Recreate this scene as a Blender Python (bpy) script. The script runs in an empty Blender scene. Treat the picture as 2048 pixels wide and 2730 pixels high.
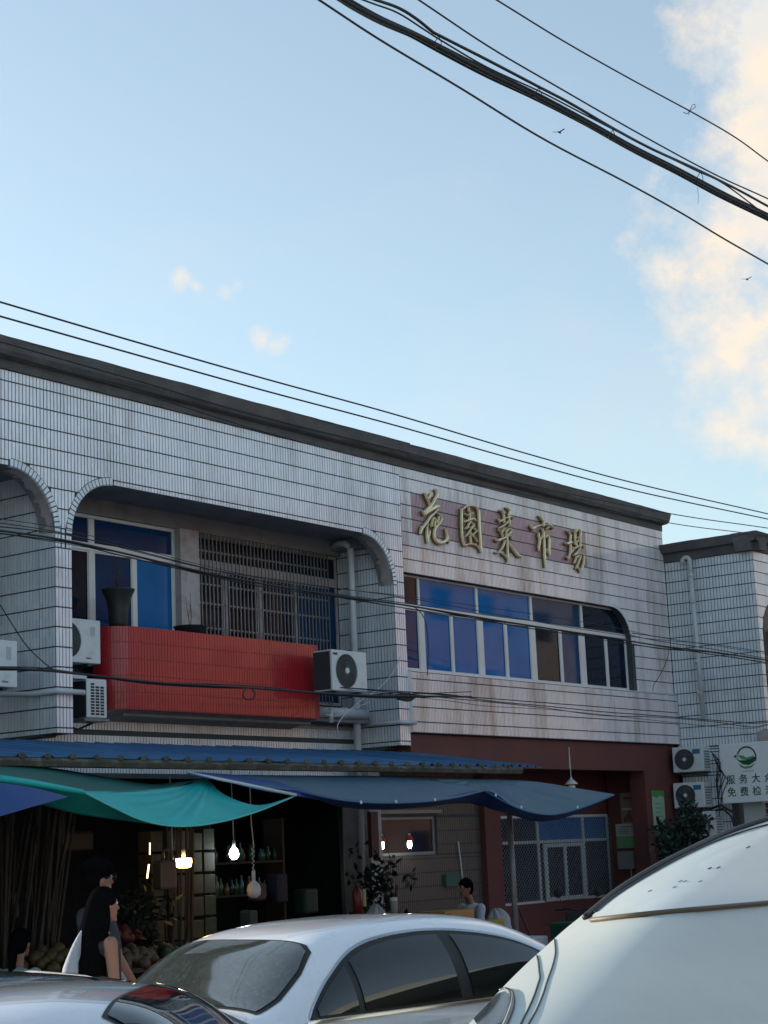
import bpy, math, random
from mathutils import Vector, Matrix, noise
PI = math.pi
rnd = random.Random(7)
scene = bpy.context.scene
COL = scene.collection

# ------------------------------------------------------------------ camera
YAW, PITCH, ROLL = math.radians(36.43), math.radians(10.85), math.radians(-2.47)
FPX, HC = 4700.0, 1.87                      # focal length in photo pixels, eye height
FW = Vector((math.cos(YAW)*math.cos(PITCH), math.sin(YAW)*math.cos(PITCH), math.sin(PITCH)))
R0 = Vector((math.sin(YAW), -math.cos(YAW), 0)); U0 = R0.cross(FW)
RT = R0*math.cos(ROLL)+U0*math.sin(ROLL); UP = -R0*math.sin(ROLL)+U0*math.cos(ROLL)
cam_data = bpy.data.cameras.new('camera'); cam = bpy.data.objects.new('camera', cam_data); COL.objects.link(cam)
M3 = Matrix((RT, UP, -FW)).transposed()
cam.matrix_world = Matrix.Translation((0, 0, HC)) @ M3.to_4x4()
cam_data.sensor_fit = 'VERTICAL'; cam_data.sensor_height = 36; cam_data.lens = FPX/2730*36
cam_data.clip_start = 0.1; cam_data.clip_end = 3000
scene.camera = cam

# ------------------------------------------------------------------ light, sky
SUN_EL, SUN_AZ = math.radians(11), math.radians(104)      # azimuth from +X towards +Y: low, behind the market
sun_dir = Vector((math.cos(SUN_AZ)*math.cos(SUN_EL), math.sin(SUN_AZ)*math.cos(SUN_EL), math.sin(SUN_EL)))
sl = bpy.data.lights.new('sun', 'SUN'); sl.energy = 2.6; sl.angle = math.radians(0.5); sl.color = (1.0, .86, .7)
so = bpy.data.objects.new('sun', sl); COL.objects.link(so); so.rotation_euler = (-sun_dir).to_track_quat('-Z', 'Y').to_euler()
world = bpy.data.worlds.new('World'); scene.world = world; world.use_nodes = True
wn, wl = world.node_tree.nodes, world.node_tree.links
for n in list(wn): wn.remove(n)
w_out = wn.new('ShaderNodeOutputWorld'); bg = wn.new('ShaderNodeBackground'); bg.inputs['Strength'].default_value = 0.15
sky = wn.new('ShaderNodeTexSky'); sky.sky_type = 'NISHITA'; sky.sun_disc = False
sky.sun_elevation = SUN_EL; sky.sun_rotation = PI/2-SUN_AZ
sky.air_density = 1.0; sky.dust_density = 1.0; sky.ozone_density = 2.0; sky.altitude = 0
def wnode(t, **k):
    n = wn.new(t)
    for a, b in k.items(): setattr(n, a, b)
    return n
def wmath(op, a, b=None, c=None):
    n = wn.new('ShaderNodeMath'); n.operation = op
    for i, v in enumerate((a, b, c)):
        if v is None: continue
        if isinstance(v, (int, float)): n.inputs[i].default_value = v
        else: wl.new(v, n.inputs[i])
    return n.outputs[0]
tc = wnode('ShaderNodeTexCoord'); nrm = wnode('ShaderNodeVectorMath', operation='NORMALIZE'); wl.new(tc.outputs['Generated'], nrm.inputs[0])
def wdir(px, py):
    return (FW*FPX+RT*(px-1024)-UP*(py-1365)).normalized()
def wnoise(scale, detail, rough, stretch=(1, 1, 1), off=(0, 0, 0)):
    mp = wnode('ShaderNodeMapping'); mp.inputs['Scale'].default_value = stretch; mp.inputs['Location'].default_value = off
    wl.new(nrm.outputs[0], mp.inputs[0])
    t = wnode('ShaderNodeTexNoise'); t.inputs['Scale'].default_value = scale; t.inputs['Detail'].default_value = detail; t.inputs['Roughness'].default_value = rough
    wl.new(mp.outputs[0], t.inputs['Vector']); return t.outputs['Fac']
nA = wnoise(11.0, 10, .66); nB = wnoise(26.0, 8, .6, (1, 1, 1.2), (3, 1, 2)); nC = wnoise(2.2, 6, .6, (1, 1, 2), (5, 2, 7))
def blob(px, py, rad, soft):
    d = wdir(px, py); dp = wnode('ShaderNodeVectorMath', operation='DOT_PRODUCT'); wl.new(nrm.outputs[0], dp.inputs[0]); dp.inputs[1].default_value = d
    ang = wmath('ARCCOSINE', dp.outputs['Value'])
    return wmath('DIVIDE', wmath('SUBTRACT', rad, ang), soft)         # 1 inside .. negative outside
# ragged cloud bank standing to the right, two wisps above the roof, thin streaks elsewhere
def field(parts, namp, off):
    m = parts[0]
    for p in parts[1:]: m = wmath('MAXIMUM', m, p)
    m = wmath('ADD', m, wmath('MULTIPLY', wmath('SUBTRACT', nA, .5), namp))
    m = wmath('ADD', m, wmath('MULTIPLY', wmath('SUBTRACT', nB, .5), namp*.55))
    m = wmath('SUBTRACT', m, off)
    n = wnode('ShaderNodeClamp'); wl.new(m, n.inputs[0]); return n.outputs[0]
bank = field([blob(2260, 60, .092, .034), blob(2420, 420, .118, .045), blob(2160, 560, .078, .05), blob(1790, 712, .014, .024), blob(1960, 900, .044, .05), blob(2100, 1000, .066, .06), blob(2760, 700, .17, .05)], 3.2, .0)
wisp = field([blob(488, 752, .0085, .009), blob(522, 762, .0085, .009), blob(600, 778, .008, .010), blob(636, 758, .0085, .009), blob(565, 806, .007, .010), blob(700, 904, .0095, .009), blob(736, 920, .0100, .009)], 4.2, .2)
wide = wmath('MULTIPLY', wmath('MAXIMUM', wmath('SUBTRACT', nC, .57), 0.0), 1.6)
# the clouds' own light: warm where the low sun reaches them, bluish in the folds
lit = wnode('ShaderNodeMix', data_type='RGBA'); lr = wnode('ShaderNodeMapRange'); lr.inputs['From Min'].default_value = .38; lr.inputs['From Max'].default_value = .62; wl.new(wmath('ADD', wmath('MULTIPLY', nA, .6), wmath('MULTIPLY', nB, .4)), lr.inputs[0]); wl.new(lr.outputs[0], lit.inputs[0]); lit.inputs[6].default_value = (1.75, 1.95, 2.1, 1); lit.inputs[7].default_value = (2.6, 2.2, 1.75, 1)
def mixc(fac, a, b, k=1.0):
    m = wnode('ShaderNodeMix', data_type='RGBA'); wl.new(wmath('MULTIPLY', fac, k), m.inputs[0]); wl.new(a, m.inputs[6]); wl.new(b, m.inputs[7]); return m.outputs[2]
gm = wnode('ShaderNodeGamma'); gm.inputs[1].default_value = .82; wl.new(sky.outputs[0], gm.inputs[0])
hs = wnode('ShaderNodeHueSaturation'); hs.inputs['Saturation'].default_value = .78; hs.inputs['Value'].default_value = 1.0; wl.new(gm.outputs[0], hs.inputs['Color'])
tn = wnode('ShaderNodeMix', data_type='RGBA', blend_type='MULTIPLY'); tn.inputs[0].default_value = 1; wl.new(hs.outputs[0], tn.inputs[6]); tn.inputs[7].default_value = (.83, .875, .86, 1)
c0 = mixc(wide, tn.outputs[2], lit.outputs[2], .6)
c1 = mixc(wisp, c0, lit.outputs[2], .85)
c2 = mixc(bank, c1, lit.outputs[2], .93)
wl.new(c2, bg.inputs['Color']); wl.new(bg.outputs[0], w_out.inputs['Surface'])
vs = scene.view_settings; vs.view_transform = 'Standard'; vs.look = 'None'; vs.exposure = 1.48; vs.gamma = 1.0; vs.use_curve_mapping = False
scene.cycles.max_bounces = 6

# ------------------------------------------------------------------ helpers
def at_y(px, py, Y):
    d = FW*FPX+RT*(px-1024)-UP*(py-1365); t = Y/d.y; return Vector((t*d.x, Y, HC+t*d.z))
def at_x(px, py, X):
    d = FW*FPX+RT*(px-1024)-UP*(py-1365); t = X/d.x; return Vector((X, t*d.y, HC+t*d.z))
def link(o, parent=None):
    COL.objects.link(o)
    if parent is not None: o.parent = parent
    return o
def tag(o, label=None, cat=None, group=None, kind=None):
    if label: o['label'] = label
    if cat: o['category'] = cat
    if group: o['group'] = group
    if kind: o['kind'] = kind
    return o
def empty(name, label, cat, group=None, loc=(0, 0, 0)):
    o = bpy.data.objects.new(name, None); o.empty_display_size = .2; link(o); o.location = loc
    return tag(o, label, cat, group)
def new_obj(name, mesh, parent=None, loc=None):
    o = bpy.data.objects.new(name, mesh); link(o, parent)
    if loc is not None: o.location = loc
    return o
def copy_tree(o, parent=None):
    c = o.copy(); COL.objects.link(c)
    if parent is not None: c.parent = parent
    for ch in list(o.children): copy_tree(ch, c)
    return c
class MB:
    def __init__(s): s.v = []; s.f = []
    def add(s, vs, fs):
        b = len(s.v); s.v += [tuple(v) for v in vs]; s.f += [tuple(i+b for i in f) for f in fs]; return s
    def box(s, x0, x1, y0, y1, z0, z1):
        return s.add([(x0, y0, z0), (x1, y0, z0), (x1, y1, z0), (x0, y1, z0), (x0, y0, z1), (x1, y0, z1), (x1, y1, z1), (x0, y1, z1)],
                     [(0, 3, 2, 1), (4, 5, 6, 7), (0, 1, 5, 4), (1, 2, 6, 5), (2, 3, 7, 6), (3, 0, 4, 7)])
    def quad(s, a, b, c, d): return s.add([a, b, c, d], [(0, 1, 2, 3)])
    def prism(s, pts, d):
        n = len(pts); d = Vector(d); a = [Vector(p) for p in pts]
        return s.add(a+[p+d for p in a], [tuple(range(n))[::-1], tuple(range(n, 2*n))]+[(i, (i+1) % n, n+(i+1) % n, n+i) for i in range(n)])
    def tube(s, pts, r, seg=8, caps=True):
        pts = [Vector(p) for p in pts]; n = len(pts); rr = r if isinstance(r, (list, tuple)) else [r]*n
        vs, fs = [], []; prev = None
        for i, p in enumerate(pts):
            t = (pts[min(i+1, n-1)]-pts[max(i-1, 0)]).normalized()
            if prev is None:
                u = t.cross(Vector((0, 0, 1)))
                if u.length < .05: u = t.cross(Vector((0, 1, 0)))
            else: u = prev-t*prev.dot(t)
            u.normalize(); prev = u; w = t.cross(u)
            for k in range(seg):
                a = 2*PI*k/seg; vs.append(p+(u*math.cos(a)+w*math.sin(a))*rr[i])
        for i in range(n-1):
            for k in range(seg):
                a, b = i*seg+k, i*seg+(k+1) % seg; fs.append((a, b, b+seg, a+seg))
        if caps: fs += [tuple(range(seg))[::-1], tuple((n-1)*seg+k for k in range(seg))]
        return s.add(vs, fs)
    def lathe(s, prof, c=(0, 0, 0), seg=16, axis='z'):
        vs, fs = [], []; n = len(prof)
        for r, h in prof:
            for k in range(seg):
                a = 2*PI*k/seg; x, y = r*math.cos(a), r*math.sin(a)
                vs.append({'z': (c[0]+x, c[1]+y, c[2]+h), 'y': (c[0]+x, c[1]+h, c[2]+y), 'x': (c[0]+h, c[1]+x, c[2]+y)}[axis])
        for i in range(n-1):
            for k in range(seg):
                a, b = i*seg+k, i*seg+(k+1) % seg; fs.append((a, b, b+seg, a+seg))
        fs += [tuple(range(seg))[::-1], tuple((n-1)*seg+k for k in range(seg))]
        return s.add(vs, fs)
    def grid(s, rows):
        n = len(rows[0]); vs = [p for r in rows for p in r]
        return s.add(vs, [(i*n+j, i*n+j+1, (i+1)*n+j+1, (i+1)*n+j) for i in range(len(rows)-1) for j in range(n-1)])
    def mesh(s, name, m=None, smooth=False):
        me = bpy.data.meshes.new(name); me.from_pydata(s.v, [], s.f)
        if m: me.materials.append(m)
        if smooth:
            me.polygons.foreach_set('use_smooth', [True]*len(me.polygons))
        me.update(); return me
    def build(s, name, m=None, parent=None, smooth=False, loc=None, fix=True):
        me = s.mesh(name, m, smooth)
        if fix and len(s.f) < 60000:
            import bmesh
            bm = bmesh.new(); bm.from_mesh(me); bmesh.ops.recalc_face_normals(bm, faces=bm.faces); bm.to_mesh(me); bm.free()
        return new_obj(name, me, parent, loc)
def bevel(o, w, seg=2, angle=40):
    m = o.modifiers.new('bevel', 'BEVEL'); m.width = w; m.segments = seg; m.limit_method = 'ANGLE'; m.angle_limit = math.radians(angle); return o
def sag(a, b, n, s, wob=0, seed=0):
    a, b = Vector(a), Vector(b); out = []
    for i in range(n+1):
        t = i/n; p = a.lerp(b, t); p.z -= s*4*t*(1-t)
        if wob: q = Vector((t*9+seed, seed*1.7, 0)); p += Vector((0, noise.noise(q)*wob, noise.noise(q+Vector((0, 5, 0)))*wob))
        out.append(p)
    return out

# ------------------------------------------------------------------ materials
MATS = {}
def mat(name, col, rough=.6, metal=0, var=.15, scale=3.0, bump=.0, bscale=40, coat=0, spec=.5, dirt=None, dirt_amt=0, dirt_scale=1.5, dirt_z=1.0, rvar=0, cell=None, emit=None, estr=0, trans=0, hue=None):
    m = bpy.data.materials.new(name); m.use_nodes = True; nt = m.node_tree; N, L = nt.nodes, nt.links
    b = N['Principled BSDF']; b.inputs['Roughness'].default_value = rough; b.inputs['Metallic'].default_value = metal
    b.inputs['Coat Weight'].default_value = coat; b.inputs['Coat Roughness'].default_value = .04; b.inputs['Specular IOR Level'].default_value = spec
    t = N.new('ShaderNodeTexCoord'); no = N.new('ShaderNodeTexNoise'); no.inputs['Scale'].default_value = scale; no.inputs['Detail'].default_value = 7
    L.new(t.outputs['Object'], no.inputs['Vector'])
    c = N.new('ShaderNodeMix'); c.data_type = 'RGBA'; L.new(no.outputs['Fac'], c.inputs[0])
    c.inputs[6].default_value = tuple(x*(1-var) for x in col)+(1,); c.inputs[7].default_value = tuple(min(1, x*(1+var)) for x in (hue or col))+(1,)
    out = c.outputs[2]
    if dirt:
        mp = N.new('ShaderNodeMapping'); mp.inputs['Scale'].default_value = (1, 1, dirt_z); L.new(t.outputs['Object'], mp.inputs[0])
        n2 = N.new('ShaderNodeTexNoise'); n2.inputs['Scale'].default_value = dirt_scale; n2.inputs['Detail'].default_value = 9; n2.inputs['Roughness'].default_value = .68; L.new(mp.outputs[0], n2.inputs['Vector'])
        r = N.new('ShaderNodeMapRange'); r.inputs['From Min'].default_value = .48; r.inputs['From Max'].default_value = .72; r.inputs['To Max'].default_value = dirt_amt; L.new(n2.outputs['Fac'], r.inputs[0])
        d = N.new('ShaderNodeMix'); d.data_type = 'RGBA'; L.new(r.outputs[0], d.inputs[0]); L.new(out, d.inputs[6]); d.inputs[7].default_value = tuple(dirt)+(1,); out = d.outputs[2]
    L.new(out, b.inputs['Base Color'])
    if cell:
        g = N.new('ShaderNodeNewGeometry'); L.new(g.outputs['Position'], no.inputs['Vector'])
        if dirt: L.new(g.outputs['Position'], mp.inputs[0])
        sc = N.new('ShaderNodeVectorMath'); sc.operation = 'MULTIPLY'; L.new(t.outputs['Object'], sc.inputs[0]); sc.inputs[1].default_value = (1/cell[0], 1/cell[0], 1/cell[1])
        fl = N.new('ShaderNodeVectorMath'); fl.operation = 'FLOOR'; L.new(sc.outputs[0], fl.inputs[0]); oi = N.new('ShaderNodeObjectInfo')
        ad = N.new('ShaderNodeVectorMath'); ad.operation = 'ADD'; L.new(fl.outputs[0], ad.inputs[0]); L.new(oi.outputs['Random'], ad.inputs[1])
        wv = N.new('ShaderNodeTexWhiteNoise'); L.new(ad.outputs[0], wv.inputs['Vector']); mr = N.new('ShaderNodeMapRange'); mr.inputs['To Min'].default_value = .93; mr.inputs['To Max'].default_value = 1.05; L.new(wv.outputs['Value'], mr.inputs[0])
        mu = N.new('ShaderNodeVectorMath'); mu.operation = 'SCALE'; L.new(out, mu.inputs[0]); L.new(mr.outputs[0], mu.inputs['Scale']); L.new(mu.outputs[0], b.inputs['Base Color'])
    if rvar:
        r = N.new('ShaderNodeMapRange'); r.inputs['To Min'].default_value = max(.02, rough-rvar); r.inputs['To Max'].default_value = rough+rvar; L.new(no.outputs['Fac'], r.inputs[0]); L.new(r.outputs[0], b.inputs['Roughness'])
    if bump:
        n3 = N.new('ShaderNodeTexNoise'); n3.inputs['Scale'].default_value = bscale; n3.inputs['Detail'].default_value = 5; L.new(t.outputs['Object'], n3.inputs['Vector'])
        bp = N.new('ShaderNodeBump'); bp.inputs['Strength'].default_value = bump; bp.inputs['Distance'].default_value = .01; L.new(n3.outputs['Fac'], bp.inputs['Height']); L.new(bp.outputs[0], b.inputs['Normal'])
    if emit: b.inputs['Emission Color'].default_value = tuple(emit)+(1,); b.inputs['Emission Strength'].default_value = estr
    if trans: b.inputs['Transmission Weight'].default_value = trans
    MATS[name] = m; return m
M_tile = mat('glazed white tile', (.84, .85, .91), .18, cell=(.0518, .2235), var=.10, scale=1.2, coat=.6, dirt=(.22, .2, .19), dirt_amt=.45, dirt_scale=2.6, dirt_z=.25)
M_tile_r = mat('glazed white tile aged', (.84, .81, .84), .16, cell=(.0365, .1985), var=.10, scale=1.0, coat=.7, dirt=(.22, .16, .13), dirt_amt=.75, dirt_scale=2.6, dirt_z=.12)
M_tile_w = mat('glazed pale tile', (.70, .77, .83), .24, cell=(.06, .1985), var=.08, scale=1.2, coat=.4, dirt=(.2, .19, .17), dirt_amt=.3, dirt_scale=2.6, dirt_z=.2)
M_tile_pink = mat('faded pink tile', (.42, .30, .36), .22, var=.12, scale=2, coat=.6, dirt=(.45, .22, .22), dirt_amt=.5, dirt_scale=1.4)
M_tile_red = mat('red tile', (.42, .014, .022), .35, var=.18, scale=1.2, coat=.3, dirt=(.12, .012, .012), dirt_amt=.5, dirt_scale=1.3)
M_grout = mat('dark grout', (.055, .066, .074), .9, var=.3, scale=4)
M_grout_red = mat('pink grout', (.36, .06, .06), .9, var=.2, scale=4)
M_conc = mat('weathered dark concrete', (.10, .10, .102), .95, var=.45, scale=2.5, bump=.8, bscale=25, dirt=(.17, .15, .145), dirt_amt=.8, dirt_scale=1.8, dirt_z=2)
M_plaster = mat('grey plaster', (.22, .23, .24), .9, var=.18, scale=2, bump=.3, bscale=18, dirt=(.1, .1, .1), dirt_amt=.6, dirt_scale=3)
M_plaster_w = mat('stained white plaster', (.42, .38, .38), .9, var=.2, scale=4, bump=.3, bscale=18, dirt=(.2, .15, .14), dirt_amt=.6, dirt_scale=5)
M_maroon = mat('maroon paint', (.115, .034, .032), .7, var=.22, scale=1.5, dirt=(.07, .03, .03), dirt_amt=.6, dirt_scale=1.8, dirt_z=.4)
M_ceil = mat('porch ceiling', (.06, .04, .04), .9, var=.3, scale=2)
M_alu = mat('aluminium frame', (.60, .63, .64), .38, metal=.1, var=.12, scale=3)
M_alu_d = mat('dull frame', (.22, .23, .24), .5, metal=.2, var=.15, scale=3)
M_steel = mat('grille steel', (.20, .20, .21), .5, metal=.3, var=.25, scale=8, dirt=(.12, .06, .04), dirt_amt=.6, dirt_scale=6)
def glass_mat(name, col, col2, sc, rough=.04): return mat(name, col, rough, var=.25, scale=sc, spec=.16, coat=0, dirt=col2, dirt_amt=.8, dirt_scale=1.1)
M_gblue = glass_mat('blue film glass', (.004, .12, .35), (.007, .17, .45), 1.2)
M_gdark = glass_mat('dark glass', (.008, .012, .022), (.01, .03, .07), 1.5)
M_gmid = glass_mat('dusky blue glass', (.007, .035, .10), (.008, .06, .20), 1.5)
M_white_metal = mat('white painted metal', (.60, .66, .68), .45, var=.07, scale=4, dirt=(.3, .29, .27), dirt_amt=.35, dirt_scale=5)
M_acdark = mat('dark unit side', (.03, .04, .045), .6, var=.3, scale=5)
M_acgrille = mat('fan grille', (.10, .12, .13), .5, var=.2, scale=9)
M_pvc = mat('grey white pvc pipe', (.52, .57, .60), .4, var=.08, scale=4, dirt=(.28, .28, .26), dirt_amt=.4, dirt_scale=3)
M_roofblue = mat('blue corrugated sheet', (.020, .11, .25), .42, var=.25, scale=2.5, dirt=(.03, .05, .09), dirt_amt=.7, dirt_scale=7)
M_rust = mat('mossy rusty steel', (.06, .06, .045), .85, var=.4, scale=5, dirt=(.22, .23, .19), dirt_amt=.6, dirt_scale=9)
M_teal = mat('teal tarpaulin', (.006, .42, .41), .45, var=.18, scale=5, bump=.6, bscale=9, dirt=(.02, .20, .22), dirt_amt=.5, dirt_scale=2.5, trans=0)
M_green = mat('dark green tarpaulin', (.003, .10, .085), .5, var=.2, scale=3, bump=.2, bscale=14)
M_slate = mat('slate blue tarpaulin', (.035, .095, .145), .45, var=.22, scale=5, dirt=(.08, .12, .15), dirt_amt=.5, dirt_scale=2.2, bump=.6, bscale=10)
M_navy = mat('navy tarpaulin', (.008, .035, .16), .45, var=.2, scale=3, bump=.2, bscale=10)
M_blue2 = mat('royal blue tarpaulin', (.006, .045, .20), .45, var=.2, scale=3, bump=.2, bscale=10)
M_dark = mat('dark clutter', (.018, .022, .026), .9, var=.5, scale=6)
M_black = mat('black rubber', (.012, .013, .014), .55, var=.2, scale=8)
M_cable = mat('black cable', (.016, .02, .022), .6, var=.3, scale=8)
M_gold = mat('gilded metal', (1.0, .83, .53), .28, metal=.15, coat=1, var=.12, scale=6, rvar=.06)
M_goldshade = mat('gilded side shade', (.26, .15, .055), .4, metal=.2, var=.2, scale=9)  # brown skirt under the strokes: shading and contact shadow put into its colour
M_asph = mat('worn concrete road', (.20, .198, .192), .9, var=.3, scale=3, bump=.4, bscale=60)
M_pave = mat('stained concrete floor', (.09, .088, .085), .85, var=.25, scale=2)
M_bamboo = mat('dry bamboo', (.028, .021, .014), .6, var=.4, scale=6)
M_wood = mat('old wood', (.045, .028, .018), .7, var=.4, scale=8)
M_skin = mat('skin', (.27, .13, .09), .55, var=.1, scale=9)
M_hair = mat('black hair', (.005, .005, .006), .8, var=.3, scale=30, bump=.4, bscale=90, spec=.0)
M_chrome = mat('bright trim', (.55, .57, .58), .15, metal=1, var=.05)

# ------------------------------------------------------------------ setting
MB().add([(-600, -600, 0), (900, -600, 0), (900, 900, 0), (-600, 900, 0)], [(0, 1, 2, 3)]).build('road', M_asph)['kind'] = 'structure'
MB().box(-10, 60, 11.2, 30, -.02, .12).build('pavement', M_pave)['kind'] = 'structure'

# ---- tiles
def tile_cells(u0, u1, z0, z1, pu, joints, zmin=None, g=.0115, gz=.016, zmax=None):
    """ list of tiles (ua, ub, za_left, za_right, zb) laid as narrow upright strips """
    out = []; n = max(1, round((u1-u0)/pu)); pu = (u1-u0)/n
    js = [z0]+[j for j in sorted(joints) if z0+.012 < j < z1-.012]+[z1]
    for i in range(n):
        a, b = u0+i*pu+g/2, u0+(i+1)*pu-g/2
        la = zmin(a) if zmin else z0; lb = zmin(b) if zmin else z0
        for k in range(len(js)-1):
            lo, hi = js[k]+gz/2, js[k+1]-gz/2
            l1, l2 = max(lo, la+.002), max(lo, lb+.002)
            if max(l1, l2) > hi-.006: continue
            out.append((a, b, l1, l2, hi))
    return out
def put_tile(mb, fr, t, d=.009):
    a, b, l1, l2, hi = t
    j = [rnd.uniform(-.0006, .0006) for _ in range(4)]
    q = [fr(a, l1, j[0]), fr(b, l2, j[1]), fr(b, hi, j[2]), fr(a, hi, j[3])]
    p = [fr(a, l1, d), fr(b, l2, d), fr(b, hi, d), fr(a, hi, d)]
    mb.add(q+p, [(0, 1, 2, 3), (0, 4, 5, 1), (1, 5, 6, 2), (2, 6, 7, 3), (3, 7, 4, 0)])
def front(Y): return lambda u, z, d: Vector((u, Y+d, z))          # facing the street
def sideX(X): return lambda u, z, d: Vector((X+d, u, z))          # facing -X
def lay(cells, fr, parent, m, single=0, name='tiles'):
    """ the `single` tiles that show largest become objects; the rest one joined mesh """
    full = max((c[4]-c[2]) for c in cells)
    def dist(c): p = fr((c[0]+c[1])/2, (c[2]+c[4])/2, 0); return (p-Vector((0, 0, HC))).length
    good = sorted([c for c in cells if abs(c[2]-c[3]) < 1e-6 and c[4]-c[2] > full*.96], key=dist)[:single]
    gs = set(good)
    if good:
        w = min(c[1]-c[0] for c in good); h = min(c[4]-c[2] for c in good)
        me_b = MB(); o0 = fr(0, 0, 0); ax = fr(1, 0, 0)-o0; az = Vector((0, 0, 1)); ad = (fr(0, 0, 1)-o0)
        F = [(-w/2, -h/2, 0), (w/2, -h/2, 0), (w/2, h/2, 0), (-w/2, h/2, 0), (-w/2, -h/2, .009), (w/2, -h/2, .009), (w/2, h/2, .009), (-w/2, h/2, .009)]
        me_b.add([ax*p[0]+az*p[1]+ad*p[2] for p in F], [(0, 1, 2, 3), (0, 4, 5, 1), (1, 5, 6, 2), (2, 6, 7, 3), (3, 7, 4, 0)])
        me = me_b.mesh('tile', m)
        for c in good:
            o = new_obj('tile', me, parent, fr((c[0]+c[1])/2, (c[2]+c[4])/2, rnd.uniform(-.0006, .0006)))
            o.rotation_euler = (rnd.uniform(-.004, .004), 0, rnd.uniform(-.010, .010))
    mb = MB()
    for c in cells:
        if c not in gs: put_tile(mb, fr, c)
    if mb.v:
        o = mb.build(name, m, parent, fix=False); o['kind'] = 'stuff'

# ================================================================== left arcade building
Y0 = 14.5; L0 = 8.6
P1a, P1b, P2a, P2b = 13.43, 13.68, 19.80, 20.05
JL = [7.143-.2235*k for k in range(19)]
RA, ZS, ZT = .66, 5.53, 6.19
def arch(u, a, b, r=RA, zt=ZT, zb=3.28):
    e = r-RA
    if u < a-e or u > b+e: return zb
    if u < a+RA: return ZS+math.sqrt(max(0, r*r-(a+RA-u)**2)) if r*r-(a+RA-u)**2 > 0 else zb
    if u > b-RA: return ZS+math.sqrt(max(0, r*r-(u-b+RA)**2)) if r*r-(u-b+RA)**2 > 0 else zb
    return zt+(r-RA)
BAYS = [(7.31, P1a), (P1b, P2a)]
def low(u, band=0):
    for a, b in BAYS:
        if a-band <= u <= b+band:
            v = arch(u, a, b, RA+band)
            if band and (u < a or u > b):
                return v if v > 3.3 else 3.28
            return v
    return 3.28
B1 = empty('market_building', 'long white tiled market block with rounded arches over a red tiled balcony', 'building', loc=(0, 0, 0))
core = MB(); sofs = [MB(), MB()]
us = sorted(set([L0+i*.05 for i in range(int((P2b-L0)/.05)+1)]+[P1a, P1b, P2a, P2b]+[b+s for a, b in BAYS for s in (-1e-4, 1e-4)]+[a+s for a, b in BAYS for s in (-1e-4, 1e-4)]+[a+RA*(1-math.cos(t*PI/24)) for a, b in BAYS for t in range(13)]+[b-RA*(1-math.cos(t*PI/24)) for a, b in BAYS for t in range(13)]))
us = [u for u in us if L0 <= u <= P2b]
YF = Y0+.009
for u, v in zip(us, us[1:]):
    la, lb = low(u+1e-6), low(v-1e-6)
    core.quad((u, YF, la), (v, YF, lb), (v, YF, 7.28), (u, YF, 7.28))
    core.quad((u, YF+.26, la), (u, YF+.26, 7.28), (v, YF+.26, 7.28), (v, YF+.26, lb))
    (sofs[0 if u < P1b else 1] if min(la, lb) > 3.5 else core).quad((u, YF, la), (u, YF+.26, la), (v, YF+.26, lb), (v, YF, lb))
core.box(P1a+.009, P1b-.009, YF+.26, 15.6, 3.26, 6.3); core.box(P2a+.009, P2b-.002, YF+.26, 15.6, 3.24, 6.3)
core.quad((P1a+.009, YF, 3.28), (P1a+.009, YF+.26, 3.28), (P1a+.009, YF+.26, ZS), (P1a+.009, YF, ZS))
core.quad((P2a+.009, YF, 3.28), (P2a+.009, YF+.26, 3.28), (P2a+.009, YF+.26, ZS), (P2a+.009, YF, ZS))
fasc = core.build('tiled_wall', M_grout, B1, fix=False)
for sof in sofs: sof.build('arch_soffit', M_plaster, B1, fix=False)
ZJ = JL[8]                                            # the joint just below the arches' springing
def up_low(u):
    v = low(u, .085)
    for a, b in BAYS:
        if a+RA <= u <= b-RA: v = ZT
    return ZJ if v < ZJ+.01 else v
cells = tile_cells(11.3, P2b, ZJ, 7.27, .0518, JL, zmin=up_low)
for a, b in ((P1a, P1b), (P2a, P2b)): cells += tile_cells(a, b, 3.28, ZJ, .0518, JL)
for a, b in ((P1a, P1a+.085), (P1b-.085, P1b), (P2a, P2a+.085)): cells += tile_cells(a, b, ZJ, ZS, .0425, [])
lay(cells, front(Y0), fasc, M_tile, 300)
# the strips that rim the arches
rim = MB()
for a, b in BAYS:
    if b < 12: continue
    for cx_, s in ((a+RA, -1), (b-RA, 1)):
        if cx_ < 11: continue
        for k in range(19):
            t0, t1 = (k+.12)*PI/38, (k+.88)*PI/38
            q = [Vector((cx_+s*r*math.cos(t), Y0-.003, ZS+r*math.sin(t))) for r, t in ((RA, t0), (RA+.078, t0), (RA+.078, t1), (RA, t1))]
            rim.prism(q, (0, .012, 0))
            q2 = [Vector((cx_+s*(RA-.006)*math.cos(t), y, ZS+(RA-.006)*math.sin(t))) for y, t in ((Y0, t0), (Y0+.05, t0), (Y0+.05, t1), (Y0, t1))]
            if k > 3 or s < 0: rim.prism(q2, (0, 0, -.004))
rim.build('arch_rim', M_tile_w, B1)['kind'] = 'stuff'
# ragged patches where the soffit's tiles have come off
for cx_, s in ((P1a-RA, 1), (P2a-RA, 1)):
    peel = MB()
    for k in range(22):
        t0, t1 = k*PI/48, (k+1)*PI/48; r = RA-.012
        d0, d1 = [.14+.11*noise.noise(Vector((kk*.7, cx_, 0)))+.02*rnd.random() for kk in (k, k+1)]
        peel.quad(*[Vector((cx_+s*r*math.cos(t), y, ZS+r*math.sin(t))) for y, t in ((Y0+.02, t0), (Y0+.02+d0, t0), (Y0+.02+d1, t1), (Y0+.02, t1))])
    peel.build('bare_plaster', M_plaster_w, B1)
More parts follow.
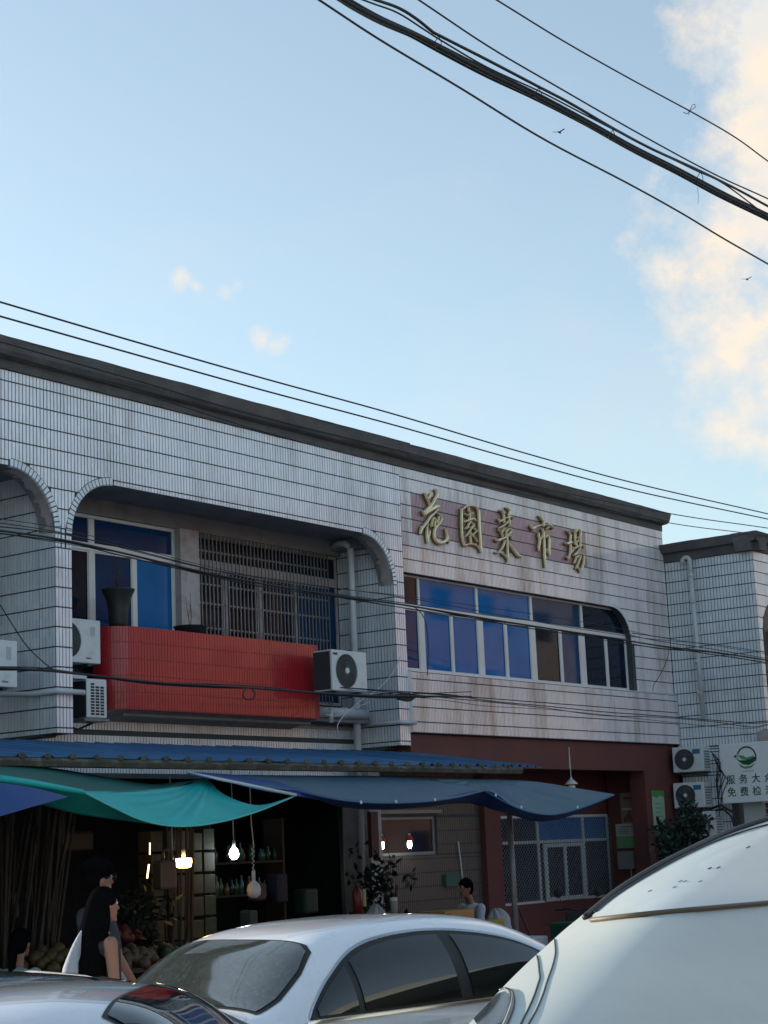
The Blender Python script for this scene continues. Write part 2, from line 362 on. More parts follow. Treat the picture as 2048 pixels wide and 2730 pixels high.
# faces of the cross walls
sa = tile_cells(YF, 15.5, 3.28, 6.25, .052, JL)
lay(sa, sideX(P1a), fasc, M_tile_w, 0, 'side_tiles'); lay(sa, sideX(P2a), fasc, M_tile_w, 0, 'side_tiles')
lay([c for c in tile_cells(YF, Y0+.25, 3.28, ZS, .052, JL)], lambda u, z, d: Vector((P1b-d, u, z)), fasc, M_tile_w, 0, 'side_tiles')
# cornice: three stepped courses, rough and uneven
def cornice(x0, x1, name, parent, prof, axis='x', const=None, seed=0):
    rows = []; n = max(2, int(abs(x1-x0)/.12))
    for i in range(n+1):
        x = x0+(x1-x0)*i/n; row = []
        for k, (o, z) in enumerate(prof):
            e = noise.noise(Vector((x*1.3+seed, k*3.1, 0)))*.012+noise.noise(Vector((x*6+seed, k*3.1, 4)))*.006
            row.append((x, o+e, z+e) if axis == 'x' else (o+e, x, z+e))
        rows.append(row)
    mb = MB().grid(rows)
    n2 = len(prof)
    mb.add(rows[0], [tuple(range(n2))]); mb.add(rows[-1], [tuple(range(n2))[::-1]])
    return mb.build(name, M_conc, parent)
def prof(y, zb): return [(y+.25, zb), (y-.03, zb), (y-.04, zb+.10), (y-.14, zb+.115), (y-.19, zb+.16), (y-.23, zb+.27), (y-.24, zb+.295), (y+.25, zb+.30)]
cornice(L0, P2b-.02, 'cornice', B1, prof(Y0, 7.27), seed=3)
MB().box(L0, 28.0, Y0+.27, 24, 7.0, 7.25).build('roof', M_conc, B1)
MB().box(L0, P2b, 15.6, 15.85, 2.9, 6.99).box(L0, P2b, 20, 20.2, 0, 6.99).build('inner_wall', M_plaster, B1)
# recess: ceiling, floor, column, lintel, beam
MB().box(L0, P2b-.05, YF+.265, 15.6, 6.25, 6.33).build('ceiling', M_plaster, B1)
MB().box(L0, P2a, 15.42, 15.6, 6.05, 6.25).build('lintel', M_plaster, B1)
MB().box(19.55, 19.80, 14.85, 15.5, 6.1, 6.25).build('beam', M_plaster, B1)
MB().box(14.9, 18.40, 14.95, 15.3, 3.56, 3.66).build('balcony_slab', M_plaster, B1)
MB().box(16.38, 16.73, 15.36, 15.6, 3.7, 6.05).build('column', M_plaster_w, B1)
# parapet of red tiles with a rounded end
PR = [(18.41, 15.15), (18.41, 14.80)]+[(18.41-(i+1)*.05, 14.80) for i in range(68)]
xe = PR[-1][0]
for k in range(1, 16):
    t = k/15*PI/2*.95; PR.append((xe-.34*math.sin(t), 14.80+.34*(1-math.cos(t))))
PR += [(PR[-1][0], 15.2)]
pc = MB(); pt = MB()
PRi = PR
for i in range(len(PR)-1):
    a, b = Vector((*PR[i], 0)), Vector((*PR[i+1], 0)); t = (b-a)
    if t.length < 1e-4: continue
    n = Vector((t.y, -t.x, 0)).normalized()
    if n.y > 0 and i > 2: n = -n
    if i == 0: n = Vector((1, 0, 0))
    if i == len(PR)-2: n = Vector((-1, 0, 0))
    pc.quad(a+Vector((0, 0, 3.62)), b+Vector((0, 0, 3.62)), b+Vector((0, 0, 4.61)), a+Vector((0, 0, 4.61)))
    m_ = max(1, round(t.length/.0345))
    for j in range(m_):
        p, q = a+t*((j+.06)/m_)+n*.008, a+t*((j+.94)/m_)+n*.008
        for k in range(5):
            lo, hi = 3.63+k*.197+.003, min(4.605, 3.63+(k+1)*.197-.004)
            pt.add([p+Vector((0, 0, lo)), q+Vector((0, 0, lo)), q+Vector((0, 0, hi)), p+Vector((0, 0, hi)), p-n*.008+Vector((0, 0, lo)), q-n*.008+Vector((0, 0, lo)), q-n*.008+Vector((0, 0, hi)), p-n*.008+Vector((0, 0, hi))],
                   [(0, 1, 2, 3), (0, 4, 5, 1), (1, 5, 6, 2), (2, 6, 7, 3), (3, 7, 4, 0)])
pc.add([(x, y, 4.61) for x, y in PR]+[(x, 15.2, 4.61) for x, y in PR], [(i, i+1, len(PR)+i+1, len(PR)+i) for i in range(len(PR)-1)])
pc.add([(x, y, 3.62) for x, y in PR]+[(x, 15.2, 3.62) for x, y in PR], [(i, i+1, len(PR)+i+1, len(PR)+i) for i in range(len(PR)-1)])
par = pc.build('balcony_parapet', M_grout_red, B1)
MB().box(16.0, 19.8, 15.0, 15.4, 3.62, 3.68).build('balcony_floor', M_plaster, B1)
o = pt.build('red_tiles', M_tile_red, par); o['kind'] = 'stuff'
MB().prism([(14.7, 14.84, 3.615), (14.7, 15.3, 3.615), (14.7, 15.3, 3.52)], (3.68, 0, 0)).build('balcony_underside', M_plaster, B1)
# wall strip under the balcony
core = MB().box(P1b+.002, P2a-.002, 15.309, 15.41, 2.85, 3.60); st = core.build('lower_tiled_wall', M_grout, B1)
lay(tile_cells(P1b+.01, P2a-.01, 3.41, 3.60, .05, []), front(15.30), st, M_tile_w, 0)
lay(tile_cells(P1b+.01, P2a-.01, 2.9, 3.36, .05, [3.13]), front(15.30), st, M_tile_w, 0, 'lower_tiles')
# balcony window on the left and the barred one on the right
YFS = [0]
def window(name, parent, Y, x0, x1, z0, z1, mull, rails, panes, fw=.045, m=None, depth=.05, label=None):
    f = MB(); f.box(x0, x1, Y, Y+depth, z1-fw, z1); f.box(x0, x1, Y, Y+depth, z0, z0+fw); f.box(x0, x0+fw, Y, Y+depth, z0+fw, z1-fw); f.box(x1-fw, x1, Y, Y+depth, z0+fw, z1-fw)
    for (xa, xb, za, zb) in mull: f.box(xa, xb, Y-.004, Y+depth-.002, za, zb)
    for (xa, xb, za, zb) in rails: f.box(xa, xb, Y-.007, Y+depth-.004, za, zb)
    w = f.build(name, m or M_alu, parent); bevel(w, .004, 1); sash = []
    for (xa, xb, za, zb, gm) in panes:
        if m is None and zb-za > .7 and Y > YFS[0]: sash.append((xa, xb, za, zb))
    if sash:
        sb = MB()
        for (xa, xb, za, zb) in sash:
            for (a, b, c, d) in ((xa-.005, xb+.005, za-.004, za+.026), (xa-.005, xb+.005, zb-.028, zb+.004), (xa-.005, xa+.024, za+.026, zb-.028), (xb-.024, xb+.005, za+.026, zb-.028)): sb.box(a, b, Y+.006, Y+.018, c, d)
        bevel(sb.build('sash', M_alu, w), .002, 1)['kind'] = 'stuff'
    for (xa, xb, za, zb, gm) in panes:
        me = MB().add([(xa, 0, za), (xb, 0, za), (xb, 0, zb), (xa, 0, zb), (xa, .006, za), (xb, .006, za), (xb, .006, zb), (xa, .006, zb)], [(0, 1, 2, 3), (4, 7, 6, 5), (0, 4, 5, 1), (1, 5, 6, 2), (2, 6, 7, 3), (3, 7, 4, 0)])
        g = me.build('pane', gm, w); g.location = (0, Y+.022+rnd.uniform(-.001, .001), 0); g.rotation_euler = (0, 0, 0)
    return w
window('window', B1, 15.46, 13.9, 16.38, 4.2, 6.05, [(14.86, 14.96, 4.25, 6.0), (15.60, 15.68, 4.25, 5.60), (14.36, 14.42, 4.25, 5.6)], [(13.95, 16.33, 5.60, 5.70)],
       [(13.94, 14.87, 5.69, 6.01, M_gmid), (14.95, 16.34, 5.69, 6.01, M_gmid), (13.94, 14.37, 4.24, 5.61, M_gdark), (14.41, 14.87, 4.24, 5.61, M_gdark), (14.95, 15.61, 4.24, 5.61, M_gmid), (15.67, 16.34, 4.24, 5.61, M_gblue)])
window('window', B1, 15.50, 16.73, 19.79, 3.9, 6.05, [(17.33, 17.42, 3.95, 5.60), (18.02, 18.13, 3.95, 5.60), (18.80, 18.86, 3.95, 5.60)], [(16.78, 19.75, 5.60, 5.72)],
       [(16.77, 17.34, 3.94, 5.61, M_gdark), (17.41, 18.03, 3.94, 5.61, M_gdark), (18.12, 18.81, 3.94, 5.61, M_gdark), (18.85, 19.76, 3.94, 5.61, M_gmid), (16.77, 19.76, 5.71, 6.01, M_gdark)], m=M_plaster_w)
gr = MB().box(16.76, 19.45, 15.385, 15.40, 6.0, 6.03).build('window_grille', M_steel, B1)
for i in range(36):
    x = 16.78+i*.0755; MB().box(x-.007, x+.007, 15.368, 15.382, 3.9, 6.04).build('bar', M_steel, gr)
for z in (4.3, 4.8, 5.12, 5.37, 5.55, 5.81): MB().box(16.76, 19.45, 15.384, 15.392, z-.011, z+.011).build('rail', M_steel, gr)

# ================================================================== sign building (right of it)
B2 = empty('market_building', 'white tiled market block carrying five golden characters above a band of blue windows', 'building')
R1 = 28.01; WA, WB = 20.05, 26.61
JR = [5.734+.1985*k for k in range(-14, 9)]
RR = .60
def lowr(u, band=0):
    if u > WB+band: return 4.33
    if u > WB-RR:
        v = (RR+band)**2-(u-(WB-RR))**2; return 5.133+math.sqrt(v) if v > 0 else 4.33
    return 5.733+band*0
YB = Y0+.009+.004
cr = MB(); us = [20.052+i*.1 for i in range(60)]+[WB-RR+RR*math.sin(t*PI/32) for t in range(17)]+[WB+1e-4, R1]
us = sorted(set(us))
for u, v in zip(us, us[1:]):
    la, lb = lowr(u+1e-6), lowr(v-1e-6)
    cr.quad((u, YB, la), (v, YB, lb), (v, YB, 7.28), (u, YB, 7.28)); cr.quad((u, YB, la), (u, YB+.2, la), (v, YB+.2, lb), (v, YB, lb))
    cr.quad((u, YB+.2, la), (u, YB+.2, 7.28), (v, YB+.2, 7.28), (v, YB+.2, lb))
cr.quad((WB, YB, 4.33), (WB, YB+.2, 4.33), (WB, YB+.2, 5.14), (WB, YB, 5.14))
cr.box(R1-.2, R1, YB+.2, 20, 3.4, 7.28)
wall2 = cr.build('tiled_wall', M_grout, B2, fix=False)
ct = tile_cells(20.06, R1, 4.33, 7.27, .0365, JR, zmin=lambda u: lowr(u, .06 if u > WB-RR else 0), g=.010)
pink = [c for c in ct if 20.31 < c[0] < 25.25 and 6.30 < (c[2]+c[4])/2 < 6.92]
lay([c for c in ct if c not in set(pink)], front(Y0+.004), wall2, M_tile_r, 0)
lay(pink, front(Y0+.004), wall2, M_tile_pink, 0, 'pink_tiles')
rim = MB()
for k in range(16):
    t0, t1 = (k+.06)*PI/32, (k+.94)*PI/32; c_ = WB-RR
    rim.prism([Vector((c_+r*math.cos(t), Y0-.001, 5.133+r*math.sin(t))) for r, t in ((RR, t0), (RR+.055, t0), (RR+.055, t1), (RR, t1))], (0, .012, 0))
rim.build('arch_rim', M_tile_w, B2)['kind'] = 'stuff'
cb = MB().box(20.055, 28.05, Y0-.041, Y0+.16, 3.46, 4.325); band = cb.build('sill_band', M_grout, B2)
MB().box(20.046, 20.0545, Y0-.05, Y0+.02, 3.47, 4.32).build('band_end', M_tile_r, B2)
lay(tile_cells(20.06, 28.05, 3.465, 4.32, .0365, [4.217, 4.018, 3.822, 3.615], g=.012), front(Y0-.05), band, M_tile_r, 0)
MB().box(20.06, 28.0, Y0-.05, Y0+.2, 4.322, 4.338).build('sill', M_tile_w, B2)
cornice(P2b-.02, 28.01, 'cornice', B2, prof(Y0+.03, 7.27), seed=9)
# long band of windows
ml = [(20.52, 20.66, 4.37, 5.25), (22.04, 22.19, 4.37, 5.25), (23.52, 23.68, 4.37, 5.25), (25.04, 25.21, 4.37, 5.25), (21.33, 21.385, 4.37, 5.22), (22.79, 22.86, 4.37, 5.22), (24.41, 24.48, 4.37, 5.22), (25.88, 25.95, 4.37, 5.22),
      (20.53, 20.58, 5.31, 5.71), (22.03, 22.09, 5.31, 5.71), (23.56, 23.63, 5.31, 5.71), (25.12, 25.19, 5.31, 5.71)]
bp = [(20.08, 20.53), (20.65, 21.34), (21.38, 22.05), (22.18, 22.80), (22.85, 23.53), (23.67, 24.42), (24.47, 25.05), (25.20, 25.89), (25.94, 26.58)]
bm_ = [M_gmid, M_gblue, M_gblue, M_gblue, M_gblue, M_gdark, M_gmid, M_gdark, M_gdark]
tp_ = [(20.08, 20.54, M_gdark), (20.57, 22.04, M_gblue), (22.08, 23.57, M_gblue), (23.62, 25.13, M_gmid), (25.18, 26.60, M_gdark)]
window('window', B2, YB+.10, 20.052, 26.615, 4.34, 5.74, ml, [(20.06, 26.6, 5.24, 5.32)],
       [(a, b, 4.37, 5.25, m) for (a, b), m in zip(bp, bm_)]+[(a, b, 5.31, 5.72, m) for a, b, m in tp_], fw=.035)
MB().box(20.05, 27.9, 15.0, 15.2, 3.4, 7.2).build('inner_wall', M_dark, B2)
# ground floor porch, maroon
MB().box(20.06, 27.9, Y0+.02, Y0+.24, 3.0, 3.45).build('porch_beam', M_maroon, B2)
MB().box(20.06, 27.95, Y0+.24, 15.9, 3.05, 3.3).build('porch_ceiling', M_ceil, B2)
MB().box(26.75, 28.0, Y0+.012, Y0+.30, .12, 3.0).build('porch_pillar', M_maroon, B2)
MB().box(27.0, 27.15, Y0+.30, 15.4, .12, 3.05).build('porch_side_wall', M_maroon, B2)
MB().box(23.0, 23.45, 15.30, 15.6, .12, 3.05).build('porch_pillar', M_maroon, B2)
MB().box(23.45, 27.0, 15.42, 15.6, .12, .93).box(23.45, 27.0, 15.42, 15.6, 2.32, 3.05).build('maroon_wall', M_maroon, B2)
c_ = MB().box(19.9, 23.0, 15.409, 15.6, .12, 1.78).box(19.9, 23.0, 15.409, 15.6, 2.34, 3.05).box(21.85, 23.0, 15.409, 15.6, 1.78, 2.34).box(19.9, 20.25, 15.409, 15.6, 1.78, 2.34)
pw = c_.build('rear_tiled_wall', M_grout, B2)
Jp = [.12+.2*k for k in range(20)]
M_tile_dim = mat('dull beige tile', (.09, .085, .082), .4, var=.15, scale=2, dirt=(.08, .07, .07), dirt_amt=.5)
lay(tile_cells(20.3, 23.0, .9, 1.77, .05, Jp)+tile_cells(21.86, 23.0, 1.78, 2.34, .05, Jp)+tile_cells(20.3, 23.0, 2.35, 3.05, .05, Jp), front(15.4), pw, M_tile_dim, 0)
w = window('window', B2, 15.44, 20.25, 21.85, 1.78, 2.34, [], [], [(20.29, 21.81, 1.82, 2.30, M_gdark)], m=M_alu_d)
dw = window('shop_window', B2, 15.42, 23.45, 27.0, .93, 2.32, [(24.68, 24.74, .97, 2.28), (26.12, 26.18, .97, 2.28)], [(23.5, 26.96, 1.87, 1.92)],
       [(23.5, 24.69, .97, 1.88, M_gdark), (24.73, 26.13, 1.91, 2.28, M_gblue), (23.5, 24.69, 1.91, 2.28, M_gdark), (26.17, 26.96, 1.91, 2.28, M_gblue), (26.17, 26.96, .97, 1.88, M_gdark), (24.73, 26.13, .97, 1.88, M_gdark)], m=M_alu)
f = MB()
for (a, b, c, d) in ((24.80, 26.08, 1.80, 1.86), (24.80, 26.08, .95, 1.01), (24.80, 24.90, 1.01, 1.80), (25.98, 26.08, 1.01, 1.80), (25.42, 25.50, 1.01, 1.80)): f.box(a, b, 15.375, 15.405, c, d)
bevel(f.build('sliding_sash', M_white_metal, B2), .005, 1)
# diamond mesh guarding it: two families of crossing wires
me_ = MB()
gx0, gx1, gz0, gz1, sp = 23.5, 26.96, .97, 2.28, .105
for s in (1, -1):
    k = gx0-(gz1-gz0)
    while k < gx1+(gz1-gz0):
        za, zb = gz0, gz1; xa, xb = (k, k+(gz1-gz0)) if s > 0 else (k+(gz1-gz0), k)
        def cl(x, z, x2, z2):
            if x < gx0: z = z+(z2-z)*(gx0-x)/(x2-x); x = gx0
            elif x > gx1: z = z+(z2-z)*(gx1-x)/(x2-x); x = gx1
            return x, z
        p, q = cl(xa, za, xb, zb), cl(xb, zb, xa, za)
        if gx0 <= p[0] <= gx1 and gx0 <= q[0] <= gx1 and abs(p[1]-q[1]) > .02 and gz0-1e-3 <= p[1] <= gz1+1e-3 and gz0-1e-3 <= q[1] <= gz1+1e-3:
            me_.tube([(p[0], 15.36+.004*s, p[1]), (q[0], 15.36+.004*s, q[1])], .0045, 4)
        k += sp*.72
o = me_.build('mesh_guard', M_alu_d, B2); o['kind'] = 'stuff'

# ================================================================== wing coming forward on the right
B3 = empty('market_building', 'lower tiled wing jutting towards the street at the right with a white downpipe', 'building')
XW, YW = 28.02, 12.80
c3 = MB().box(XW+.009, 40, YW+.009, 14.5, 3.40, 6.70); w3 = c3.build('tiled_wall', M_grout, B3)
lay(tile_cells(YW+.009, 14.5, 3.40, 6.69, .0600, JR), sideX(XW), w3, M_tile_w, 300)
def loww(u): 
    if u < 28.19: return 3.4
    v = .55**2-(28.74-u)**2
    return (5.3+math.sqrt(v) if v > 0 else 5.3) if u < 28.74 else 5.85
lay(tile_cells(XW, 33, 3.40, 6.69, .05, JR, zmin=loww), front(YW), w3, M_tile_r, 0)
rc = MB(); ap = [(33, YW+.004, 3.9), (28.20, YW+.004, 3.9)]+[(28.74-.54*math.cos(k*PI/24), YW+.004, 5.3+.54*math.sin(k*PI/24)) for k in range(13)]+[(33, YW+.004, 5.84)]
rc.prism(ap, (0, -.003, 0)).build('dark_opening', M_gdark, B3)
pf = [(XW+.25, 6.69), (XW-.03, 6.69), (XW-.04, 6.83), (XW-.12, 6.85), (XW-.17, 6.97), (XW-.18, 7.0), (XW+.3, 7.01)]
cornice(YW-.15, 14.62, 'cornice', B3, pf, axis='y', seed=5)
cornice(XW-.16, 40, 'cornice', B3, [(y-XW+YW, z) for y, z in pf], seed=6)
MB().box(XW+.1, 40, YW+.1, 24, 6.75, 6.98).build('roof', M_conc, B3)
c4 = MB().box(XW+.109, 40, YW+.9, 14.5, .12, 3.39); w4 = c4.build('lower_tiled_wall', M_grout, B3)
c5 = MB().box(XW+.009, XW+.3, 13.55, 14.46, .12, 3.395); w5 = c5.build('lower_tiled_pillar', M_grout, B3)
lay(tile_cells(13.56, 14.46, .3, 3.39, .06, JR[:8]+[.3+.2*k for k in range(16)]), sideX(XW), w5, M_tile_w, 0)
MB().box(XW+.0, XW+.35, 13.0, 13.35, .12, 3.39).build('white_pillar', mat('white painted pillar', (.5, .55, .56), .7), B3)
sh = MB()
for k in range(30): sh.box(XW+.12, XW+.14, 12.2, 13.0, .3+k*.1, .39+k*.1)
sh.build('roller_shutter', mat('brown shutter', (.10, .045, .03), .6), B3)
pp = MB().tube([(27.93, 14.11, 6.60), (27.93, 14.10, 6.68), (27.93, 14.06, 6.72), (27.93, 14.0, 6.72), (27.93, 13.965, 6.68), (27.93, 13.96, 6.60), (27.93, 13.96, 6.4)], .04, 12)
pp.tube([(27.93, 13.96, 6.45), (27.93, 13.93, 3.86)], .042, 14)
for z in (6.42, 5.95, 5.1, 4.9, 4.35): pp.tube([(27.93, 13.958, z), (27.93, 13.957, z-.06)], .05, 14)
tag(pp.build('drain_pipe', M_pvc, None, smooth=True), 'white plastic downpipe with an elbow on the tiled wing at the right', 'pipe')

# ================================================================== pipes, cables on the facade
tag(MB().tube([(19.62, 15.46, 6.16), (19.5, 15.2, 6.18), (19.52, 15.12, 6.17), (19.6, 15.09, 6.12), (19.6, 15.09, 6.0), (19.6, 15.10, .12)], .052, 14).build('drain_pipe', M_pvc, smooth=True), 'grey white downpipe standing in the balcony recess beside the right hand partition', 'pipe')
tag(MB().tube([(18.55, 14.95, 3.74), (19.7, 15.0, 3.74)], .07, 14).tube([(19.1, 14.97, 3.74), (19.2, 14.97, 3.74)], .078, 14).build('waste_pipe', M_pvc, smooth=True), 'thick stub of grey pipe lying under the right balcony air conditioner', 'pipe')
tag(MB().tube([(18.62, 14.77, 3.78), (18.62, 14.77, 3.58)], .03, 10).build('pipe_stub', M_white_metal, smooth=True), 'short white upright pipe end at the corner of the red parapet', 'pipe')
def conduit(pts, r, lab, m=M_pvc): return tag(MB().tube(pts, r, 10).build('conduit', m, smooth=True), lab, 'conduit', 'conduits along the arcade')
conduit([(12.0, 15.3, 3.70), (13.40, 14.9, 3.74), (13.40, 14.47, 3.74), (13.44, 14.455, 3.74), (13.8, 14.455, 3.74)], .032, 'white conduit wrapping the foot of the left pillar')
conduit([(13.7, 15.27, 3.60), (19.76, 15.27, 3.56)], .022, 'thin grey conduit running under the red balcony')
conduit([(19.76, 15.2, 3.60), (19.765, 14.47, 3.60), (19.80, 14.46, 3.60), (20.12, 14.455, 3.60)], .028, 'white conduit wrapping the foot of the right pillar')
tag(MB().tube([(12.1, 14.2, 3.62), (12.1, 14.2, 3.2)], .05, 12).tube([(12.1, 14.2, 3.60), (12.3, 14.3, 3.60)], .045, 12).build('pipe_stub', M_pvc, smooth=True), 'grey pipe elbow below the leftmost air conditioner', 'pipe')
tag(MB().box(13.69, 14.1, 14.72, 14.84, 3.93, 3.975).build('angle_bracket', M_pvc), 'short pale bracket above the narrow louvred unit', 'bracket')

def text_mesh(name, c):
    tmp = bpy.data.objects.new('tmp', c); COL.objects.link(tmp); dg = bpy.context.evaluated_depsgraph_get(); dg.update()
    me = bpy.data.meshes.new_from_object(tmp.evaluated_get(dg)); bpy.data.objects.remove(tmp); me.materials.clear(); me.materials.append(c.materials[0])
    return bpy.data.objects.new(name, me)
# ---- air conditioners: box with fan ring, radial grille, hub, feet, bracket
def aircon(label, group, loc, w, h, d, rotz=0, body=M_white_metal, side_dark=True, sticker=None, cx=None, text=None):
    t = empty('air_conditioner', label, 'air conditioner', group, loc); t.rotation_euler = (0, 0, rotz)
    b = MB().box(0, w, 0, d, 0, h).build('casing', body, t); bevel(b, .012, 2)
    if side_dark: bevel(MB().box(-.006, .0, .03, d-.01, .02, h-.02).build('side_panel', M_acdark, t), .002, 1)
    r = h*.41; cxx = cx if cx is not None else w*.36; cz = h*.5
    MB().lathe([(r, -.004), (r, .0), (r*.98, .004), (.01, .004)], (cxx, -.001, cz), 36, 'y').build('fan_opening', M_acdark, t)
    g = MB()
    for k in range(40):
        a = 2*PI*k/40; a2 = a+.35
        g.tube([(cxx+r*.16*math.cos(a), -.014, cz+r*.16*math.sin(a)), (cxx+r*.6*math.cos(a+.12), -.018, cz+r*.6*math.sin(a+.12)), (cxx+r*math.cos(a2), -.008, cz+r*math.sin(a2))], .0028, 4, False)
    for q in (.35, .55, .75, .99):
        g.tube([(cxx+r*q*math.cos(2*PI*k/36), -.015, cz+r*q*math.sin(2*PI*k/36)) for k in range(37)], .0028, 4, False)
    o = g.build('fan_grille', M_acgrille, t); o['kind'] = 'stuff'
    MB().lathe([(r*.17, -.024), (r*.19, -.012), (r*.19, -.006)], (cxx, 0, cz), 20, 'y').build('hub', body, t)
    for fx in (w*.15, w*.8): MB().box(fx-.03, fx+.03, .02, d-.02, -.03, 0).build('foot', M_acdark, t)
    if sticker:
        sx, sz, sw, sh_, sm = sticker; MB().box(sx, sx+sw, -.003, .001, sz, sz+sh_).build('sticker', sm, t)
    if text:
        c = bpy.data.curves.new('badge', 'FONT'); c.body = text[0]; c.size = text[1]; c.extrude = .001; c.materials.append(M_acdark)
        o = text_mesh('badge', c); link(o, t); o.location = (text[2], -.004, text[3]); o.rotation_euler = (PI/2, 0, 0)
    return t
M_sgrey = mat('faded sticker', (.42, .46, .48), .7, var=.4, scale=60)
M_sblue = mat('blue sticker', (.02, .14, .30), .5, var=.3, scale=30)
GA = 'air conditioners on the market front'
aircon('leftmost air conditioner, half cut by the picture edge in the left arch', GA, (12.16, 14.6, 3.765), .80, .51, .30, sticker=(.64, .30, .07, .14, M_sgrey), text=('Galanz', .032, .58, .05))
a = aircon('white air conditioner peeping out right of the left pillar above the louvred unit', GA, (13.70, 14.9, 4.14), .80, .51, .29, sticker=(.64, .32, .07, .11, M_sgrey), text=('Galanz', .032, .56, .05), cx=.27)
aircon('white air conditioner on the gap between the red parapet and the right partition', GA, (18.06, 14.28, 3.945), .75, .54, .32, sticker=(.03, .47, .09, .03, M_acdark), cx=.30)
t = empty('air_conditioner', 'narrow louvred air conditioner end on a bracket below the left pillar unit', 'air conditioner', GA, (14.09, 14.72, 3.49))
bevel(MB().box(0, .33, 0, .28, 0, .45).build('casing', M_white_metal, t), .02, 3)
MB().box(-.012, .0, .0, .62, .01, .42).box(0, .3, .30, .62, .01, .42).build('side_panel', M_acdark, t)
for k in range(11):
    for q in range(3):
        if k > 9 and q > 0: continue
        MB().box(.07+q*.075, .125+q*.075, -.004, .01, .035+k*.034, .058+k*.034).build('louvre', M_black, t)
bevel(MB().box(-.03, .36, .0, .3, -.035, -.004).build('bracket', M_steel, t), .003, 1)
MB().tube([(-.05, .35, .1), (-.02, .2, -.10), (.05, .2, -.12), (.3, .2, -.03)], .014, 6).build('bracket_arm', M_acdark, t)
for i, (lab, y, z) in enumerate((('upper air conditioner of the column beside the white sign', 14.42, 2.97), ('second air conditioner from the top beside the white sign', 14.45, 2.36), ('lowest air conditioner beside the white sign, half behind the bush', 14.28, 1.86))):
    a = aircon(lab, 'air conditioners stacked on the wing', (27.62, y, z), .56, .43, .36, rotz=-PI/2+.10, side_dark=False, sticker=(.37, .30, .14, .08, M_sblue) if i < 2 else (.3, .25, .1, .05, M_acdark), cx=.22)
    for k in range(7): MB().box(.555, .566, .05, .30, .06+k*.045, .075+k*.045).build('louvre', M_acgrille, a)
    MB().box(.02, .5, .30, .4, -.06, -.03).build('bracket', M_steel, a)
# torn lagging and hoses beside the stacked units
hp = MB()
for k in range(7):
    hp.tube([(27.75, 13.75-.02*k, 3.30-.05*k), (27.72, 13.60-.02*k+rnd.uniform(-.03, .03), 3.15-.06*k), (27.76, 13.66+rnd.uniform(-.05, .05), 2.95-.07*k), (27.86, 13.74, 2.8-.1*k)], .008, 6)
tag(hp.build('loose_cables', M_cable), 'tangle of dark wires beside the upper unit on the wing', 'cables', kind='stuff')
h = MB().tube([(27.75, 13.85, 2.32), (27.72, 13.62, 2.38), (27.70, 13.40, 2.25), (27.70, 13.30, 1.95), (27.72, 13.35, 1.65), (27.74, 13.55, 1.55)], .022, 8).tube([(27.72, 13.80, 2.28), (27.70, 13.58, 2.32), (27.68, 13.42, 2.18), (27.68, 13.36, 1.9), (27.72, 13.45, 1.6)], .018, 8)
tag(h.build('lagged_hose', M_cable, smooth=True), 'black lagged pipe looping down right of the stacked air conditioners', 'hose')

# ---- white sign with green print
sg = empty('shop_sign', 'white board with a round green emblem and two lines of green characters', 'sign', loc=(27.80, 13.60, 2.40))
M_sign = mat('white sign board', (.78, .83, .86), .5, var=.04, scale=2)
M_sgreen = mat('sign green', (.004, .075, .055), .5, var=.1); M_lgreen = mat('light sign green', (.10, .33, .12), .5, var=.1); M_pale = mat('pale sign mark', (.45, .60, .55), .5)
bevel(MB().box(-.03, .03, -1.62, 0, 0, 1.0).build('board', M_sign, sg), .008, 1)
def text_x(s, size, y, z, m, parent, name='lettering', x=-.034, bold=.0):
    c = bpy.data.curves.new(name, 'FONT'); c.body = s; c.size = size; c.extrude = .002; c.offset = bold; c.materials.append(m)
    o = text_mesh(name, c); link(o, parent); o.location = (x, y, z); o.rotation_euler = (PI/2, 0, -PI/2); return o
def spread(s, size, y, z, adv, m):
    for i, ch in enumerate(s): text_x(ch, size, y-i*adv, z, m, sg, 'lettering', bold=.0011)
spread('服务大众', .165, -.095, .335, .232, M_sgreen); spread('免费检测', .165, -.095, .125, .232, M_sgreen)
cy, cz = -.50, .76
def _s(v): return v*1.0
def annulus(r0, r1, a0, a1, n, x=-.034):
    mb = MB()
    for k in range(n):
        t0, t1 = a0+(a1-a0)*k/n, a0+(a1-a0)*(k+1)/n
        mb.prism([(x, cy-r*math.cos(t), cz+r*math.sin(t)) for r, t in ((r0, t0), (r1, t0), (r1, t1), (r0, t1))], (.004, 0, 0))
    return mb
annulus(.155, .18, -.5, PI*.93, 24).build('emblem_ring', M_sgreen, sg)
def leaf(pts, m, x): MB().prism([(x, cy-p[0], cz+p[1]) for p in pts], (.004, 0, 0)).build('emblem_leaf', m, sg)
leaf([(-.20, -.02), (-.12, -.05), (-.02, -.055), (.08, -.02), (.17, .0), (.13, -.09), (.03, -.14), (-.08, -.12)], M_sgreen, -.0345)
leaf([(-.14, .03), (-.07, .03), (-.01, -.01), (.08, .0), (.15, .03), (.08, -.04), (-.02, -.05), (-.1, -.03)], M_lgreen, -.036)
leaf([(-.16, -.10), (-.05, -.16), (.06, -.155), (.15, -.11), (.08, -.18), (-.03, -.20), (-.11, -.17)], M_lgreen, -.035)
leaf([(-.21, .0), (-.17, .05), (-.12, .04), (-.12, -.01), (-.17, -.04)], M_pale, -.0355)
leaf([(-.24, .02), (-.20, .045), (-.17, .03), (-.20, .0)], M_sgreen, -.0365)
MB().box(-.034, -.030, cy-.11, cy+.11, cz-.25, cz-.225).build('small_print', M_pale, sg)
